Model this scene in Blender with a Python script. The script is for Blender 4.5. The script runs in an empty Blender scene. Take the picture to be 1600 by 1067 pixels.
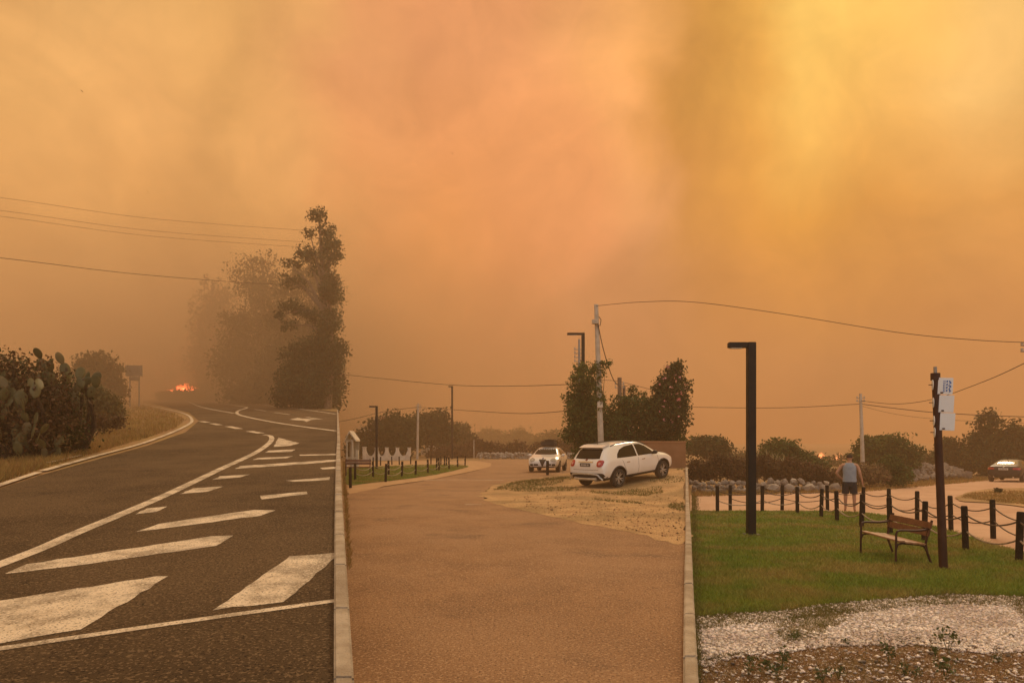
import bpy, bmesh, math, random
import numpy as np
from mathutils import Vector, Matrix, Euler
from mathutils.bvhtree import BVHTree

R = math.radians
scn = bpy.context.scene
col = scn.collection
F, YH, H = 1100.0, 690.0, 1.6          # focal length and horizon in photograph pixels, eye height in metres

# ------------------------------------------------------------------ camera
cam = bpy.data.cameras.new('camera')
cam.sensor_width = 36.0
cam.lens = 36.0 * F / 1600.0
cam.shift_y = (YH - 533.5) / 1600.0
cam.clip_start = 0.05
cam.clip_end = 6000
camo = bpy.data.objects.new('camera', cam)
camo.location = (0, 0, H)
camo.rotation_euler = (R(90), 0, 0)
col.objects.link(camo)
scn.camera = camo

# ------------------------------------------------------------------ render / view
scn.view_settings.view_transform = 'Standard'
scn.view_settings.look = 'None'
scn.view_settings.gamma = 1
scn.view_settings.exposure = 0.24
scn.cycles.use_denoising = True
scn.cycles.max_bounces = 8
scn.cycles.volume_bounces = 2
scn.cycles.transparent_max_bounces = 8

SUN_AZ, SUN_EL = R(26), R(40)           # azimuth clockwise from +Y
HAZE_DENSITY = 0.0033

def lin(c):
    return tuple(((v / 255.0) / 12.92 if v <= 10 else (((v / 255.0) + 0.055) / 1.055) ** 2.4) for v in c)

# ------------------------------------------------------------------ world: smoke-covered sky ahead, paler sky behind
world = bpy.data.worlds.new('World')
scn.world = world
world.use_nodes = True
wt = world.node_tree
wt.nodes.clear()
def wn(t, **k):
    n = wt.nodes.new(t)
    for a, b in k.items():
        setattr(n, a, b)
    return n
def wl(a, b):
    wt.links.new(a, b)
def wmath(op, a, b=None, clamp=False):
    n = wn('ShaderNodeMath', operation=op, use_clamp=clamp)
    for i, v in enumerate((a, b)):
        if v is None:
            continue
        if isinstance(v, (int, float)):
            n.inputs[i].default_value = v
        else:
            wl(v, n.inputs[i])
    return n.outputs[0]
def wmap(v, a, b, c=0.0, d=1.0, smooth=True):
    n = wn('ShaderNodeMapRange')
    n.interpolation_type = 'SMOOTHSTEP' if smooth else 'LINEAR'
    n.inputs[1].default_value = a; n.inputs[2].default_value = b
    n.inputs[3].default_value = c; n.inputs[4].default_value = d
    wl(v, n.inputs[0])
    return n.outputs[0]
def wmix(f, a, b, blend='MIX'):
    n = wn('ShaderNodeMix', data_type='RGBA', blend_type=blend)
    for i, v in ((0, f), (6, a), (7, b)):
        if isinstance(v, (int, float)):
            n.inputs[i].default_value = v
        elif isinstance(v, tuple):
            n.inputs[i].default_value = (*v, 1)
        else:
            wl(v, n.inputs[i])
    return n.outputs[2]

tc = wn('ShaderNodeTexCoord')
sep = wn('ShaderNodeSeparateXYZ'); wl(tc.outputs['Generated'], sep.inputs[0])
dx, dy, dz = sep.outputs
def wnoise(scale, detail, rough, off, dist=0.0):
    m = wn('ShaderNodeMapping'); m.inputs[1].default_value = (off, off * 1.7, off * .6)
    wl(tc.outputs['Generated'], m.inputs[0])
    n = wn('ShaderNodeTexNoise')
    n.inputs['Scale'].default_value = scale; n.inputs['Detail'].default_value = detail
    n.inputs['Roughness'].default_value = rough; n.inputs['Distortion'].default_value = dist
    wl(m.outputs[0], n.inputs[0])
    return n.outputs[0]
n1 = wnoise(3.2, 5, .5, 3.1, .5); n2 = wnoise(3.4, 5, .5, 11.7, .5); n3 = wnoise(4.2, 6, .52, 7.3, 1.1)
az = wmath('ADD', wmath('ARCTAN2', dx, dy), wmath('MULTIPLY', wmath('SUBTRACT', n1, .5), .30))
hyp = wmath('SQRT', wmath('ADD', wmath('MULTIPLY', dx, dx), wmath('MULTIPLY', dy, dy)))
tv = wmath('ADD', wmath('DIVIDE', dz, wmath('MAXIMUM', hyp, .02)), wmath('MULTIPLY', wmath('SUBTRACT', n2, .5), .22))
azf = wmap(az, -.8, .8, smooth=False)
COLS = [0, 130, 260, 390, 495, 570, 670, 800, 930, 1025, 1105, 1150, 1220, 1300, 1400, 1500, 1600]
ROWS = [  # elevation tangent, colours across the azimuth columns
 (.57, [(222,165,98),(232,176,106),(234,176,104),(232,172,100),(230,166,100),(224,152,97),(226,150,98),(228,152,98),(238,164,102),(244,172,100),(206,144,66),(205,145,62),(230,170,76),(252,202,100),(250,200,100),(244,192,100),(236,188,108)]),
 (.42, [(234,174,102),(238,176,104),(240,176,104),(236,172,100),(234,168,100),(228,152,92),(230,150,92),(232,152,94),(236,155,95),(240,164,98),(204,138,62),(200,138,60),(228,162,70),(246,188,90),(244,182,88),(246,186,96),(245,192,110)]),
 (.29, [(226,162,92),(232,168,96),(234,168,94),(234,168,94),(230,162,92),(229,150,85),(236,152,84),(232,148,88),(226,146,92),(214,146,92),(200,134,64),(206,138,60),(226,152,60),(236,162,62),(232,160,66),(228,156,68),(226,158,76)]),
 (.18, [(206,148,86),(214,154,90),(208,148,86),(225,160,90),(222,156,88),(226,148,81),(232,146,78),(214,136,80),(198,132,84),(196,132,82),(197,130,66),(200,132,64),(208,138,62),(214,142,62),(208,138,64),(204,134,66),(206,138,70)]),
 (.095,[(192,137,80),(188,135,80),(164,120,72),(172,126,76),(178,126,74),(220,144,78),(236,144,70),(204,126,72),(182,120,76),(180,119,74),(188,124,66),(192,124,64),(190,124,66),(190,126,66),(186,122,66),(190,126,66),(200,132,70)]),
 (.02, [(172,122,72),(168,120,72),(160,114,68),(160,114,68),(164,114,68),(182,118,68),(180,114,66),(168,106,60),(164,104,62),(165,105,62),(174,112,62),(178,112,60),(172,110,62),(176,114,62),(172,112,62),(170,110,62),(176,116,66)]),
]
rampouts = []
for tvr, cols in ROWS:
    rn = wn('ShaderNodeValToRGB')
    cr = rn.color_ramp
    cr.interpolation = 'LINEAR'
    while len(cr.elements) > 1:
        cr.elements.remove(cr.elements[-1])
    for i, (px, c) in enumerate(zip(COLS, cols)):
        p = (math.atan((px - 800) / F) + .8) / 1.6
        e = cr.elements[0] if i == 0 else cr.elements.new(p)
        e.position = p
        e.color = (*lin(c), 1)
    wl(azf, rn.inputs[0])
    rampouts.append((tvr, rn.outputs[0]))
cur = rampouts[0][1]
for i in range(1, len(rampouts)):
    f_ = wmap(tv, rampouts[i - 1][0], rampouts[i][0], 0, 1, smooth=False)
    cur = wmix(f_, cur, rampouts[i][1])
cur = wmix(wmap(tv, .65, 1.8), cur, lin((236, 196, 140)))          # thinner smoke overhead
mod = wmap(n3, .30, .70, .84, 1.16, smooth=False)
n4 = wnoise(13.0, 7, .58, 21.3, 1.4)
mod = wmath('MULTIPLY', mod, wmap(n4, .3, .7, .945, 1.055, smooth=False))
modc = wn('ShaderNodeCombineColor')
for i in range(3):
    wl(mod, modc.inputs[i])
smoke = wmix(1.0, cur, modc.outputs[0], 'MULTIPLY')
sky = wn('ShaderNodeTexSky', sky_type='NISHITA')
sky.sun_disc = False
sky.sun_elevation = SUN_EL
sky.sun_rotation = SUN_AZ
sky.dust_density = 4.0
skys = wn('ShaderNodeVectorMath', operation='SCALE'); wl(sky.outputs[0], skys.inputs[0]); skys.inputs[3].default_value = .10
haze_sky = wmix(.70, skys.outputs[0], (1.08, 1.02, .93))
behind = wmap(dy, -.05, -.55)
out = wmix(behind, smoke, haze_sky)
bg = wn('ShaderNodeBackground'); wl(out, bg.inputs[0]); bg.inputs[1].default_value = 1.0
wo = wn('ShaderNodeOutputWorld'); wl(bg.outputs[0], wo.inputs[0])

sunl = bpy.data.lights.new('sun', 'SUN')
sunl.energy = 1.1
sunl.angle = R(14)
sunl.color = (1.0, .78, .52)
suno = bpy.data.objects.new('sun', sunl)
sd = Vector((math.sin(SUN_AZ) * math.cos(SUN_EL), math.cos(SUN_AZ) * math.cos(SUN_EL), math.sin(SUN_EL)))
suno.rotation_euler = sd.to_track_quat('Z', 'Y').to_euler()
suno.location = sd * 80
col.objects.link(suno)

# ------------------------------------------------------------------ terrain: pixel -> ground
VL, VC, VR = 614.0, 694.0, 715.0        # vanishing lines of the three ground planes
SL, SC, SR = (YH - VL) / F, (YH - VC) / F, (YH - VR) / F
UA, UB = (530 - 800) / F, (1075 - 800) / F
def sstep(a, b, x):
    t = min(1, max(0, (x - a) / (b - a)))
    return t * t * (3 - 2 * t)
CAR_X, CAR_Y, CAR_Z, CAR_YAW, CAR_PITCH = 4.341, 27.148, .062, .7031, .0952
def gz(x, y, panel=None):
    if y <= 0:
        return 0.0
    u = x / max(y, 1.0)
    a = sstep(UA - .003, UA + .003, u)
    b = sstep(UB - .002, UB + .004, u)
    zl = SL * min(y, 172) - max(0, min(y, 400) - 172) * .03
    zc = SC * min(y, 120)
    zr = SR * min(y, 75)
    c_, s_ = math.cos(CAR_YAW), math.sin(CAR_YAW)
    t = (x - CAR_X) * c_ + (y - CAR_Y) * s_
    l = -(x - CAR_X) * s_ + (y - CAR_Y) * c_
    hb = min(.50, max(0, .036 + .0973 * (t + 1.285))) * (1 - sstep(2.2, 5.5, l))
    zc += hb
    if panel == 'L': return zl
    if panel == 'C': return zc
    if panel == 'R': return zr
    return zl * (1 - a) + a * (zc * (1 - b) + zr * b)
def G(px, py, v=None):
    if v is None:
        v = VL if px < 530 else (VC if px < 1075 else VR)
    y = F * H / (py - v)
    return ((px - 800) / F * y, y)
def GP(px, py, v=None):
    x, y = G(px, py, v)
    return Vector((x, y, gz(x, y)))
def ray(px, py, y):
    return Vector(((px - 800) / F * y, y, H + (YH - py) / F * y))

# ------------------------------------------------------------------ generic helpers
def tag(o, label=None, cat=None, group=None, kind=None):
    if label: o['label'] = label
    if cat: o['category'] = cat
    if group: o['group'] = group
    if kind: o['kind'] = kind
    return o
def empty(name, loc=(0, 0, 0), rz=0.0, label=None, cat=None, group=None):
    o = bpy.data.objects.new(name, None)
    o.empty_display_size = .2
    o.location = loc
    o.rotation_euler = (0, 0, rz)
    col.objects.link(o)
    return tag(o, label, cat, group)
def link(name, me, parent=None, loc=None, rot=None, scale=None):
    o = bpy.data.objects.new(name, me)
    col.objects.link(o)
    if parent is not None: o.parent = parent
    if loc is not None: o.location = loc
    if rot is not None: o.rotation_euler = rot
    if scale is not None: o.scale = scale
    return o
def copy_tree(o, parent=None):
    c = o.copy()
    col.objects.link(c)
    c.parent = parent
    for ch in list(o.children):
        copy_tree(ch, c)
    return c
class MB:
    def __init__(s):
        s.v, s.f = [], []
    def add(s, vs, fs):
        n = len(s.v)
        s.v += [tuple(v) for v in vs]
        s.f += [tuple(i + n for i in f) for f in fs]
        return s
    def box(s, c, d, rz=0.0, M=None):
        hx, hy, hz = d[0] / 2, d[1] / 2, d[2] / 2
        pts = [Vector((sx * hx, sy * hy, sz * hz)) for sz in (-1, 1) for sy in (-1, 1) for sx in (-1, 1)]
        rm = M if M is not None else Matrix.Rotation(rz, 3, 'Z')
        pts = [rm @ p + Vector(c) for p in pts]
        return s.add(pts, [(0, 2, 3, 1), (4, 5, 7, 6), (0, 1, 5, 4), (2, 6, 7, 3), (0, 4, 6, 2), (1, 3, 7, 5)])
    def tube(s, path, rad, n=8, cap=True):
        path = [Vector(p) for p in path]
        if isinstance(rad, (int, float)): rad = [rad] * len(path)
        up = Vector((0, 0, 1))
        rings = []
        prev = None
        for i, p in enumerate(path):
            d = (path[min(i + 1, len(path) - 1)] - path[max(i - 1, 0)])
            d = d.normalized() if d.length > 1e-9 else Vector((0, 0, 1))
            if prev is None:
                a = d.cross(up)
                if a.length < .05: a = d.cross(Vector((1, 0, 0)))
            else:
                a = prev - d * prev.dot(d)
            a.normalize(); prev = a
            b = d.cross(a)
            rings.append([p + (a * math.cos(2 * math.pi * k / n) + b * math.sin(2 * math.pi * k / n)) * rad[i] for k in range(n)])
        vs = [v for r_ in rings for v in r_]
        fs = []
        for i in range(len(path) - 1):
            for k in range(n):
                k2 = (k + 1) % n
                fs.append((i * n + k, i * n + k2, (i + 1) * n + k2, (i + 1) * n + k))
        if cap:
            fs.append(tuple(range(n - 1, -1, -1)))
            fs.append(tuple((len(path) - 1) * n + k for k in range(n)))
        return s.add(vs, fs)
    def lathe(s, prof, n=16, axis='Z', c=(0, 0, 0)):
        vs, fs = [], []
        for (r_, z) in prof:
            for k in range(n):
                a = 2 * math.pi * k / n
                p = (r_ * math.cos(a), r_ * math.sin(a), z)
                if axis == 'Y': p = (p[0], p[2], p[1])
                if axis == 'X': p = (p[2], p[0], p[1])
                vs.append((p[0] + c[0], p[1] + c[1], p[2] + c[2]))
        for i in range(len(prof) - 1):
            for k in range(n):
                k2 = (k + 1) % n
                fs.append((i * n + k, i * n + k2, (i + 1) * n + k2, (i + 1) * n + k))
        fs.append(tuple(range(n - 1, -1, -1)))
        fs.append(tuple((len(prof) - 1) * n + k for k in range(n)))
        return s.add(vs, fs)
    def prism(s, pts, a, b, axis='Y'):
        """pts 2-D outline, extruded from a to b along axis; axis Y: pts are (x,z); X: (y,z); Z: (x,y)"""
        def mk(p, t):
            return {'Y': (p[0], t, p[1]), 'X': (t, p[0], p[1]), 'Z': (p[0], p[1], t)}[axis]
        n = len(pts)
        vs = [mk(p, a) for p in pts] + [mk(p, b) for p in pts]
        fs = [tuple(range(n)), tuple(range(2 * n - 1, n - 1, -1))]
        for i in range(n):
            j = (i + 1) % n
            fs.append((i, i + n, j + n, j))
        return s.add(vs, fs)
    def mesh(s, name, mat=None, smooth=False, bevel=0.0):
        me = bpy.data.meshes.new(name)
        me.from_pydata(s.v, [], s.f)
        bm = bmesh.new(); bm.from_mesh(me)
        bmesh.ops.recalc_face_normals(bm, faces=bm.faces)
        if bevel:
            es = [e for e in bm.edges if len(e.link_faces) == 2 and e.calc_face_angle(0) > .6]
            bmesh.ops.bevel(bm, geom=es, offset=bevel, segments=2, affect='EDGES', clamp_overlap=True)
        bm.to_mesh(me); bm.free()
        if mat is not None: me.materials.append(mat)
        if smooth:
            me.polygons.foreach_set('use_smooth', [True] * len(me.polygons))
            try: me.set_sharp_from_angle(angle=R(38))
            except Exception: pass
        return me
    def build(s, name, mat=None, parent=None, smooth=False, bevel=0.0, loc=None, rot=None):
        return link(name, s.mesh(name, mat, smooth, bevel), parent, loc, rot)
def np_mesh(name, verts, quads, mat, smooth=False):
    """verts (N,3), quads (M,4) or (M,3) numpy"""
    k = quads.shape[1]
    me = bpy.data.meshes.new(name)
    me.vertices.add(len(verts)); me.vertices.foreach_set('co', np.asarray(verts, np.float32).ravel())
    me.loops.add(quads.size); me.loops.foreach_set('vertex_index', np.asarray(quads, np.int32).ravel())
    me.polygons.add(len(quads))
    me.polygons.foreach_set('loop_start', np.arange(len(quads), dtype=np.int32) * k)
    me.update(calc_edges=True)
    if smooth: me.polygons.foreach_set('use_smooth', [True] * len(quads))
    me.materials.append(mat)
    return me
def catmull(pts, n=6, closed=False):
    out = []
    m = len(pts)
    rng = range(m) if closed else range(m - 1)
    for i in rng:
        p = [pts[(i + k) % m] if closed else pts[min(max(i + k, 0), m - 1)] for k in (-1, 0, 1, 2)]
        for j in range(n):
            t = j / n
            out.append(tuple(.5 * (2 * p[1][d] + (p[2][d] - p[0][d]) * t + (2 * p[0][d] - 5 * p[1][d] + 4 * p[2][d] - p[3][d]) * t * t + (3 * p[1][d] - p[0][d] - 3 * p[2][d] + p[3][d]) * t ** 3) for d in range(len(pts[0]))))
    if not closed: out.append(tuple(pts[-1]))
    return out

# ------------------------------------------------------------------ procedural materials
MATS = {}
def mat(name, c, rough=.7, c2=None, nscale=8.0, c3=None, n3scale=1.2, n3amt=.5, bump=0.0, bscale=60.0, metal=0.0, spec=.4, island=0.0, speck=None, speck_scale=250.0, coat=0.0, emit=None, coords='Object', thresh=(.35, .65), transl=0.0, c4=None, n4scale=.8, n4amt=.5):
    if name in MATS: return MATS[name]
    m = bpy.data.materials.new(name); MATS[name] = m
    m.use_nodes = True
    t = m.node_tree; N = t.nodes; Lk = t.links
    b = N['Principled BSDF']
    b.inputs['Roughness'].default_value = rough
    b.inputs['Metallic'].default_value = metal
    b.inputs['Specular IOR Level'].default_value = spec
    b.inputs['Coat Weight'].default_value = coat
    tcn = N.new('ShaderNodeTexCoord')
    co = tcn.outputs[coords]
    if coords == 'World':
        pass
    def noise(scale, detail=4, rg=.6):
        n = N.new('ShaderNodeTexNoise'); n.inputs['Scale'].default_value = scale
        n.inputs['Detail'].default_value = detail; n.inputs['Roughness'].default_value = rg
        Lk.new(co, n.inputs[0]); return n.outputs[0]
    def mapr(v, a, b_, c_=0, d_=1):
        n = N.new('ShaderNodeMapRange'); n.interpolation_type = 'SMOOTHSTEP'
        n.inputs[1].default_value = a; n.inputs[2].default_value = b_; n.inputs[3].default_value = c_; n.inputs[4].default_value = d_
        Lk.new(v, n.inputs[0]); return n.outputs[0]
    def mix(f, a, b_, bl='MIX'):
        n = N.new('ShaderNodeMix'); n.data_type = 'RGBA'; n.blend_type = bl
        for i, v in ((0, f), (6, a), (7, b_)):
            if isinstance(v, (int, float)): n.inputs[i].default_value = v
            elif isinstance(v, tuple): n.inputs[i].default_value = (*v[:3], 1)
            else: Lk.new(v, n.inputs[i])
        return n.outputs[2]
    cur = tuple(c)
    if c2 is not None: cur = mix(mapr(noise(nscale), *thresh), cur, tuple(c2))
    if c3 is not None: cur = mix(mapr(noise(n3scale, 3, .5), .42, .62, 0, n3amt), cur, tuple(c3))
    if c4 is not None: cur = mix(mapr(noise(n4scale, 6, .62), .54, .72, 0, n4amt), cur, tuple(c4))
    if speck is not None:
        cur = mix(mapr(noise(speck_scale, 2, .5), .54, .64, 0, .72), cur, tuple(speck[0]))
        cur = mix(mapr(noise(speck_scale * 1.31, 2, .5), .45, .34, 0, .8), cur, tuple(speck[1]))
    if island:
        g = N.new('ShaderNodeNewGeometry')
        hs = N.new('ShaderNodeHueSaturation')
        mr = N.new('ShaderNodeMapRange'); mr.inputs[3].default_value = 1 - island; mr.inputs[4].default_value = 1 + island
        Lk.new(g.outputs['Random Per Island'], mr.inputs[0]); Lk.new(mr.outputs[0], hs.inputs['Value'])
        mh = N.new('ShaderNodeMapRange'); mh.inputs[3].default_value = .475; mh.inputs[4].default_value = .525
        wn_ = N.new('ShaderNodeTexWhiteNoise'); wn_.noise_dimensions = '1D'
        Lk.new(g.outputs['Random Per Island'], wn_.inputs['W']); Lk.new(wn_.outputs[0], mh.inputs[0]); Lk.new(mh.outputs[0], hs.inputs['Hue'])
        if isinstance(cur, tuple): hs.inputs['Color'].default_value = (*cur[:3], 1)
        else: Lk.new(cur, hs.inputs['Color'])
        cur = hs.outputs[0]
    if isinstance(cur, tuple): b.inputs['Base Color'].default_value = (*cur[:3], 1)
    else: Lk.new(cur, b.inputs['Base Color'])
    if bump:
        bn = N.new('ShaderNodeBump'); bn.inputs['Strength'].default_value = min(1, bump); bn.inputs['Distance'].default_value = .02 if bump <= 1 else .02 * bump
        Lk.new(noise(bscale, 5, .65), bn.inputs['Height']); Lk.new(bn.outputs[0], b.inputs['Normal'])
    if transl:
        tr = N.new('ShaderNodeBsdfTranslucent')
        if isinstance(cur, tuple): tr.inputs[0].default_value = (*cur[:3], 1)
        else: Lk.new(cur, tr.inputs[0])
        ms = N.new('ShaderNodeMixShader'); ms.inputs[0].default_value = transl
        Lk.new(b.outputs[0], ms.inputs[1]); Lk.new(tr.outputs[0], ms.inputs[2])
        Lk.new(ms.outputs[0], N['Material Output'].inputs[0])
    if emit:
        b.inputs['Emission Color'].default_value = (*emit[0], 1); b.inputs['Emission Strength'].default_value = emit[1]
    return m

M_ground = mat('dry_ground', (.36, .22, .10), .95, (.22, .13, .06), 3.0, c3=(.30, .20, .07), n3scale=.25, n3amt=.8, bump=1, bscale=25)
M_asph_d = mat('dark_asphalt', (.072, .045, .022), .9, (.112, .072, .036), 1.4, c3=(.165, .108, .056), n3scale=.4, n3amt=.5, c4=(.030, .019, .010), n4scale=.7, n4amt=.7, bump=1, bscale=80, speck=((.26, .175, .095), (.014, .008, .005)), speck_scale=42, spec=.2)
M_asph_r = mat('reddish_asphalt', (.345, .19, .088), .85, (.265, .143, .066), 1.0, c3=(.37, .215, .11), n3scale=.3, n3amt=.7, c4=(.15, .085, .045), n4scale=.55, n4amt=.75, bump=1, bscale=70, speck=((.56, .36, .20), (.11, .058, .028)), speck_scale=42)
M_road_p = mat('dusty_road', (.56, .355, .23), .9, (.47, .285, .18), 2.0, c3=(.60, .40, .27), n3scale=.3, n3amt=.6, bump=.4, bscale=60)
M_paint = mat('road_paint', (.76, .64, .48), .75, (.56, .45, .32), 5.0, c3=(.17, .125, .08), n3scale=2.6, n3amt=.62, bump=.5, bscale=120, speck=((.82, .71, .55), (.13, .09, .055)), speck_scale=42, thresh=(.45, .75))
M_dirt = mat('sandy_dirt', (.56, .36, .17), .95, (.42, .25, .11), 1.6, c3=(.23, .155, .06), n3scale=.55, n3amt=.75, bump=1, bscale=30, speck=((.55, .38, .2), (.16, .09, .04)), speck_scale=24)
M_lawn = mat('lawn_soil', (.085, .115, .015), .95, (.12, .15, .02), 5.0, c3=(.16, .13, .03), n3scale=.6, n3amt=.5, bump=1, bscale=50)
M_gravel = mat('pale_gravel', (.78, .68, .60), .95, (.66, .54, .46), 9.0, c3=(.30, .22, .11), n3scale=1.1, n3amt=.75, bump=1.5, bscale=70, speck=((.78, .70, .62), (.22, .15, .10)), speck_scale=50)
M_soil = mat('brown_soil', (.20, .105, .045), .97, (.30, .17, .08), 4.0, c3=(.15, .10, .03), n3scale=1.4, n3amt=.6, bump=1.5, bscale=45, speck=((.55, .45, .36), (.09, .045, .02)), speck_scale=28)

# ------------------------------------------------------------------ ground sheet to the horizon
us = sorted(set([-9, -6, -4, -3, -2.2, -1.6, -1.2, -1] + list(np.arange(-.95, 1.0, .05).round(3)) + [1, 1.2, 1.6, 2.2, 3, 4, 6, 9]
    + list(np.linspace(UA - .006, UA + .006, 13)) + list(np.linspace(UB - .006, UB + .008, 13)) + list(np.arange(.04, .24, .012))))
ys = [-80, -30, -12, -6, -3, -1, 0, 1, 2, 3] + list(np.geomspace(3.4, 22, 24)) + list(np.arange(22.5, 36, .5)) + list(np.geomspace(36.5, 172, 30)) + [178, 190, 210, 260, 340, 480, 700, 1100]
gv, gf = [], []
for y in ys:
    for u in us:
        x = u * max(y, 3.0)
        gv.append((x, y, gz(x, y) - .03))
nu = len(us)
for j in range(len(ys) - 1):
    for i in range(nu - 1):
        gf.append((j * nu + i, j * nu + i + 1, (j + 1) * nu + i + 1, (j + 1) * nu + i))
mb = MB(); mb.v, mb.f = gv, gf
g = mb.build('ground', M_ground, smooth=True); tag(g, 'dry sandy ground with parched grass', kind='structure')

def W(x, y): return ('w', x, y)
def wpts(pts, v=None, n=5, jit=0.0, seed=1, closed=True):
    rs = random.Random(seed)
    if n > 1:
        pts = [q for q in catmull(pts, n, closed)]
    w = [(p[1], p[2]) if p[0] == 'w' else G(p[0], p[1], v) for p in pts]
    if jit: w = [(x + rs.gauss(0, jit), y + rs.gauss(0, jit)) for x, y in w]
    return w
def sheet(name, w, m, off, parent=None, maxlen=None, panel='L'):
    me = bpy.data.meshes.new(name)
    bm = bmesh.new()
    vs = [bm.verts.new((x, y, 0)) for x, y in w]
    fc = bm.faces.new(vs)
    bmesh.ops.triangulate(bm, faces=[fc])
    if maxlen:
        for _ in range(7):
            es = [e for e in bm.edges if e.calc_length() > maxlen]
            if not es: break
            bmesh.ops.subdivide_edges(bm, edges=es, cuts=1, use_grid_fill=False)
            bmesh.ops.triangulate(bm, faces=[f for f in bm.faces if len(f.verts) > 3])
    for v in bm.verts: v.co.z = gz(v.co.x, v.co.y, panel) + off
    bmesh.ops.recalc_face_normals(bm, faces=bm.faces)
    if sum(f.normal.z for f in bm.faces) < 0:
        bmesh.ops.reverse_faces(bm, faces=bm.faces)
    bm.to_mesh(me); bm.free()
    me.materials.append(m)
    o = link(name, me, parent)
    return o
def ribbon(pts, width, n=6):
    """flat ribbon outline around a path of world points"""
    c = catmull(pts, n)
    a, b = [], []
    for i, p in enumerate(c):
        q0, q1 = c[max(i - 1, 0)], c[min(i + 1, len(c) - 1)]
        d = Vector((q1[0] - q0[0], q1[1] - q0[1])).normalized()
        nn = Vector((-d.y, d.x)) * width / 2
        a.append((p[0] + nn.x, p[1] + nn.y)); b.append((p[0] - nn.x, p[1] - nn.y))
    return a, b
def strip(name, pts, width, m, off, parent=None, n=6):
    a, b = ribbon(pts, width, n)
    pn = 'L' if parent is rd else 'C'
    vs = [(x, y, gz(x, y, pn) + off) for x, y in a + b]
    k = len(a)
    fs = [(i, i + 1, k + i + 1, k + i) for i in range(k - 1)]
    mb = MB().add(vs, fs)
    return mb.build(name, m, parent)

# ------------------------------------------------------------------ dark asphalt road on the rise, with its markings
lroad = [W(-12, -6), (-600, 980), (-250, 856), (0, 763), (60, 743), (150, 718), (230, 696), (290, 675), (311, 657), (295, 644), (258, 635), (226, 628.5), (232, 625.2), (300, 624.8), (350, 626), (420, 631), (505, 640.5), (526, 643), (526, 700), (527, 850), (528, 1067), W(-.2, 0), W(-.2, -6)]
rd = sheet('road', wpts(lroad, VL, 1), M_asph_d, 0.0); tag(rd, 'dark asphalt road climbing towards the fire with white hatching', kind='structure')
def Z3(a, b): return G(a / 2.62, 660 + b / 2.62, VL)
def Z2(a, b): return G(260 + a / 2.54, 300 + b / 2.54, VL)
hatch = [
 [(-300,790),(0,730),(640,630),(688,630),(330,848),(0,905),(-300,960)],
 [(1185,548),(1380,532),(1380,552),(1160,735),(870,770)],
 [(20,620),(110,580),(870,465),(955,463),(885,505),(300,588)],
 [(555,448),(650,415),(1040,358),(1128,360),(1070,382),(700,430)],
 [(555,376),(600,352),(685,344),(640,366)], [(1065,300),(1255,283),(1260,293),(1072,315)],
 [(735,293),(790,270),(915,262),(850,283)], [(1170,238),(1350,224),(1350,235),(1200,243)],
 [(868,234),(900,220),(1025,212),(980,225)], [(962,190),(985,178),(1378,152),(1378,160),(1140,178)],
 [(1310,186),(1378,181),(1378,190),(1320,192)], [(1035,153),(1055,145),(1200,138),(1170,147)],
 [(1225,132),(1378,128),(1378,134),(1230,136)], [(1085,123),(1100,115),(1210,110),(1190,120)],
 [(1120,100),(1140,62),(1225,85),(1190,95)]]
rs = random.Random(4)
for h_ in hatch:
    w0 = [Z3(a, b) for a, b in h_]
    w = []
    for i in range(len(w0)):                      # slightly ragged worn edges
        p, q = w0[i], w0[(i + 1) % len(w0)]
        L_ = math.hypot(q[0] - p[0], q[1] - p[1]); k = max(1, int(L_ / .12))
        k = min(k, 40)
        for j in range(k):
            t = j / k
            s_ = 0 if j == 0 else .010
            w.append((p[0] + (q[0] - p[0]) * t + rs.gauss(0, s_), p[1] + (q[1] - p[1]) * t + rs.gauss(0, s_)))
    sheet('hatch_stripe', w, M_paint, .004, rd)
LW = lambda ps: [G(a, b, VL) for a, b in ps]
strip('hatch_border_line', [Z3(-400, 983), Z3(0, 926), Z3(700, 823), Z3(1385, 728)], .085, M_paint, .004, rd)
strip('median_line', [Z3(-100, 618), Z3(165, 517), Z3(300, 457), Z3(500, 374), Z3(700, 287), Z3(900, 192), Z3(1040, 127), Z3(1098, 88), Z3(1113, 66), Z3(1104, 54), Z3(1080, 50)], .17, M_paint, .0045, rd)
strip('edge_line', LW([(-260, 848), (-100, 792), (0, 757.5), (60, 737.5)]), .15, M_paint, .004, rd)
strip('edge_line', LW([(66, 735.5), (150, 712), (230, 690), (285, 668), (300, 656), (286, 645.5), (250, 637), (215, 629.5)]), .16, M_paint, .004, rd)
strip('edge_line', LW([(73, 723.5), (100, 717.5), (126, 711.5)]), .08, M_paint, .012, rd)
for a, b in (((313, 658), (325, 660)), ((331, 661.5), (343.5, 664)), ((356.5, 666), (374, 670)), ((390, 673.6), (407.6, 676.8))):
    strip('lane_dash', LW([a, b]), .32, M_paint, .004, rd, 2)
strip('lane_line', [Z2(70, 822), Z2(100, 838), Z2(150, 856), Z2(270, 878)], .25, M_paint, .004, rd)
strip('lane_line', [Z2(72, 822), Z2(150, 830), Z2(250, 843), Z2(312, 853), Z2(318, 857), Z2(290, 866), Z2(280, 874), Z2(292, 885), Z2(380, 905), Z2(500, 925), Z2(672, 948)], .24, M_paint, .0045, rd)
strip('edge_line', [Z2(185, 821), Z2(330, 838), Z2(500, 857), Z2(672, 881)], .22, M_paint, .004, rd)
sheet('traffic_arrow', [Z2(488, 903), Z2(520, 896), Z2(540, 899), Z2(600, 901), Z2(574, 904), Z2(556, 912), Z2(545, 907)], M_paint, .004, rd)
strip('lane_dash', [Z2(555, 893), Z2(615, 902)], .2, M_paint, .004, rd, 2)
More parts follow.
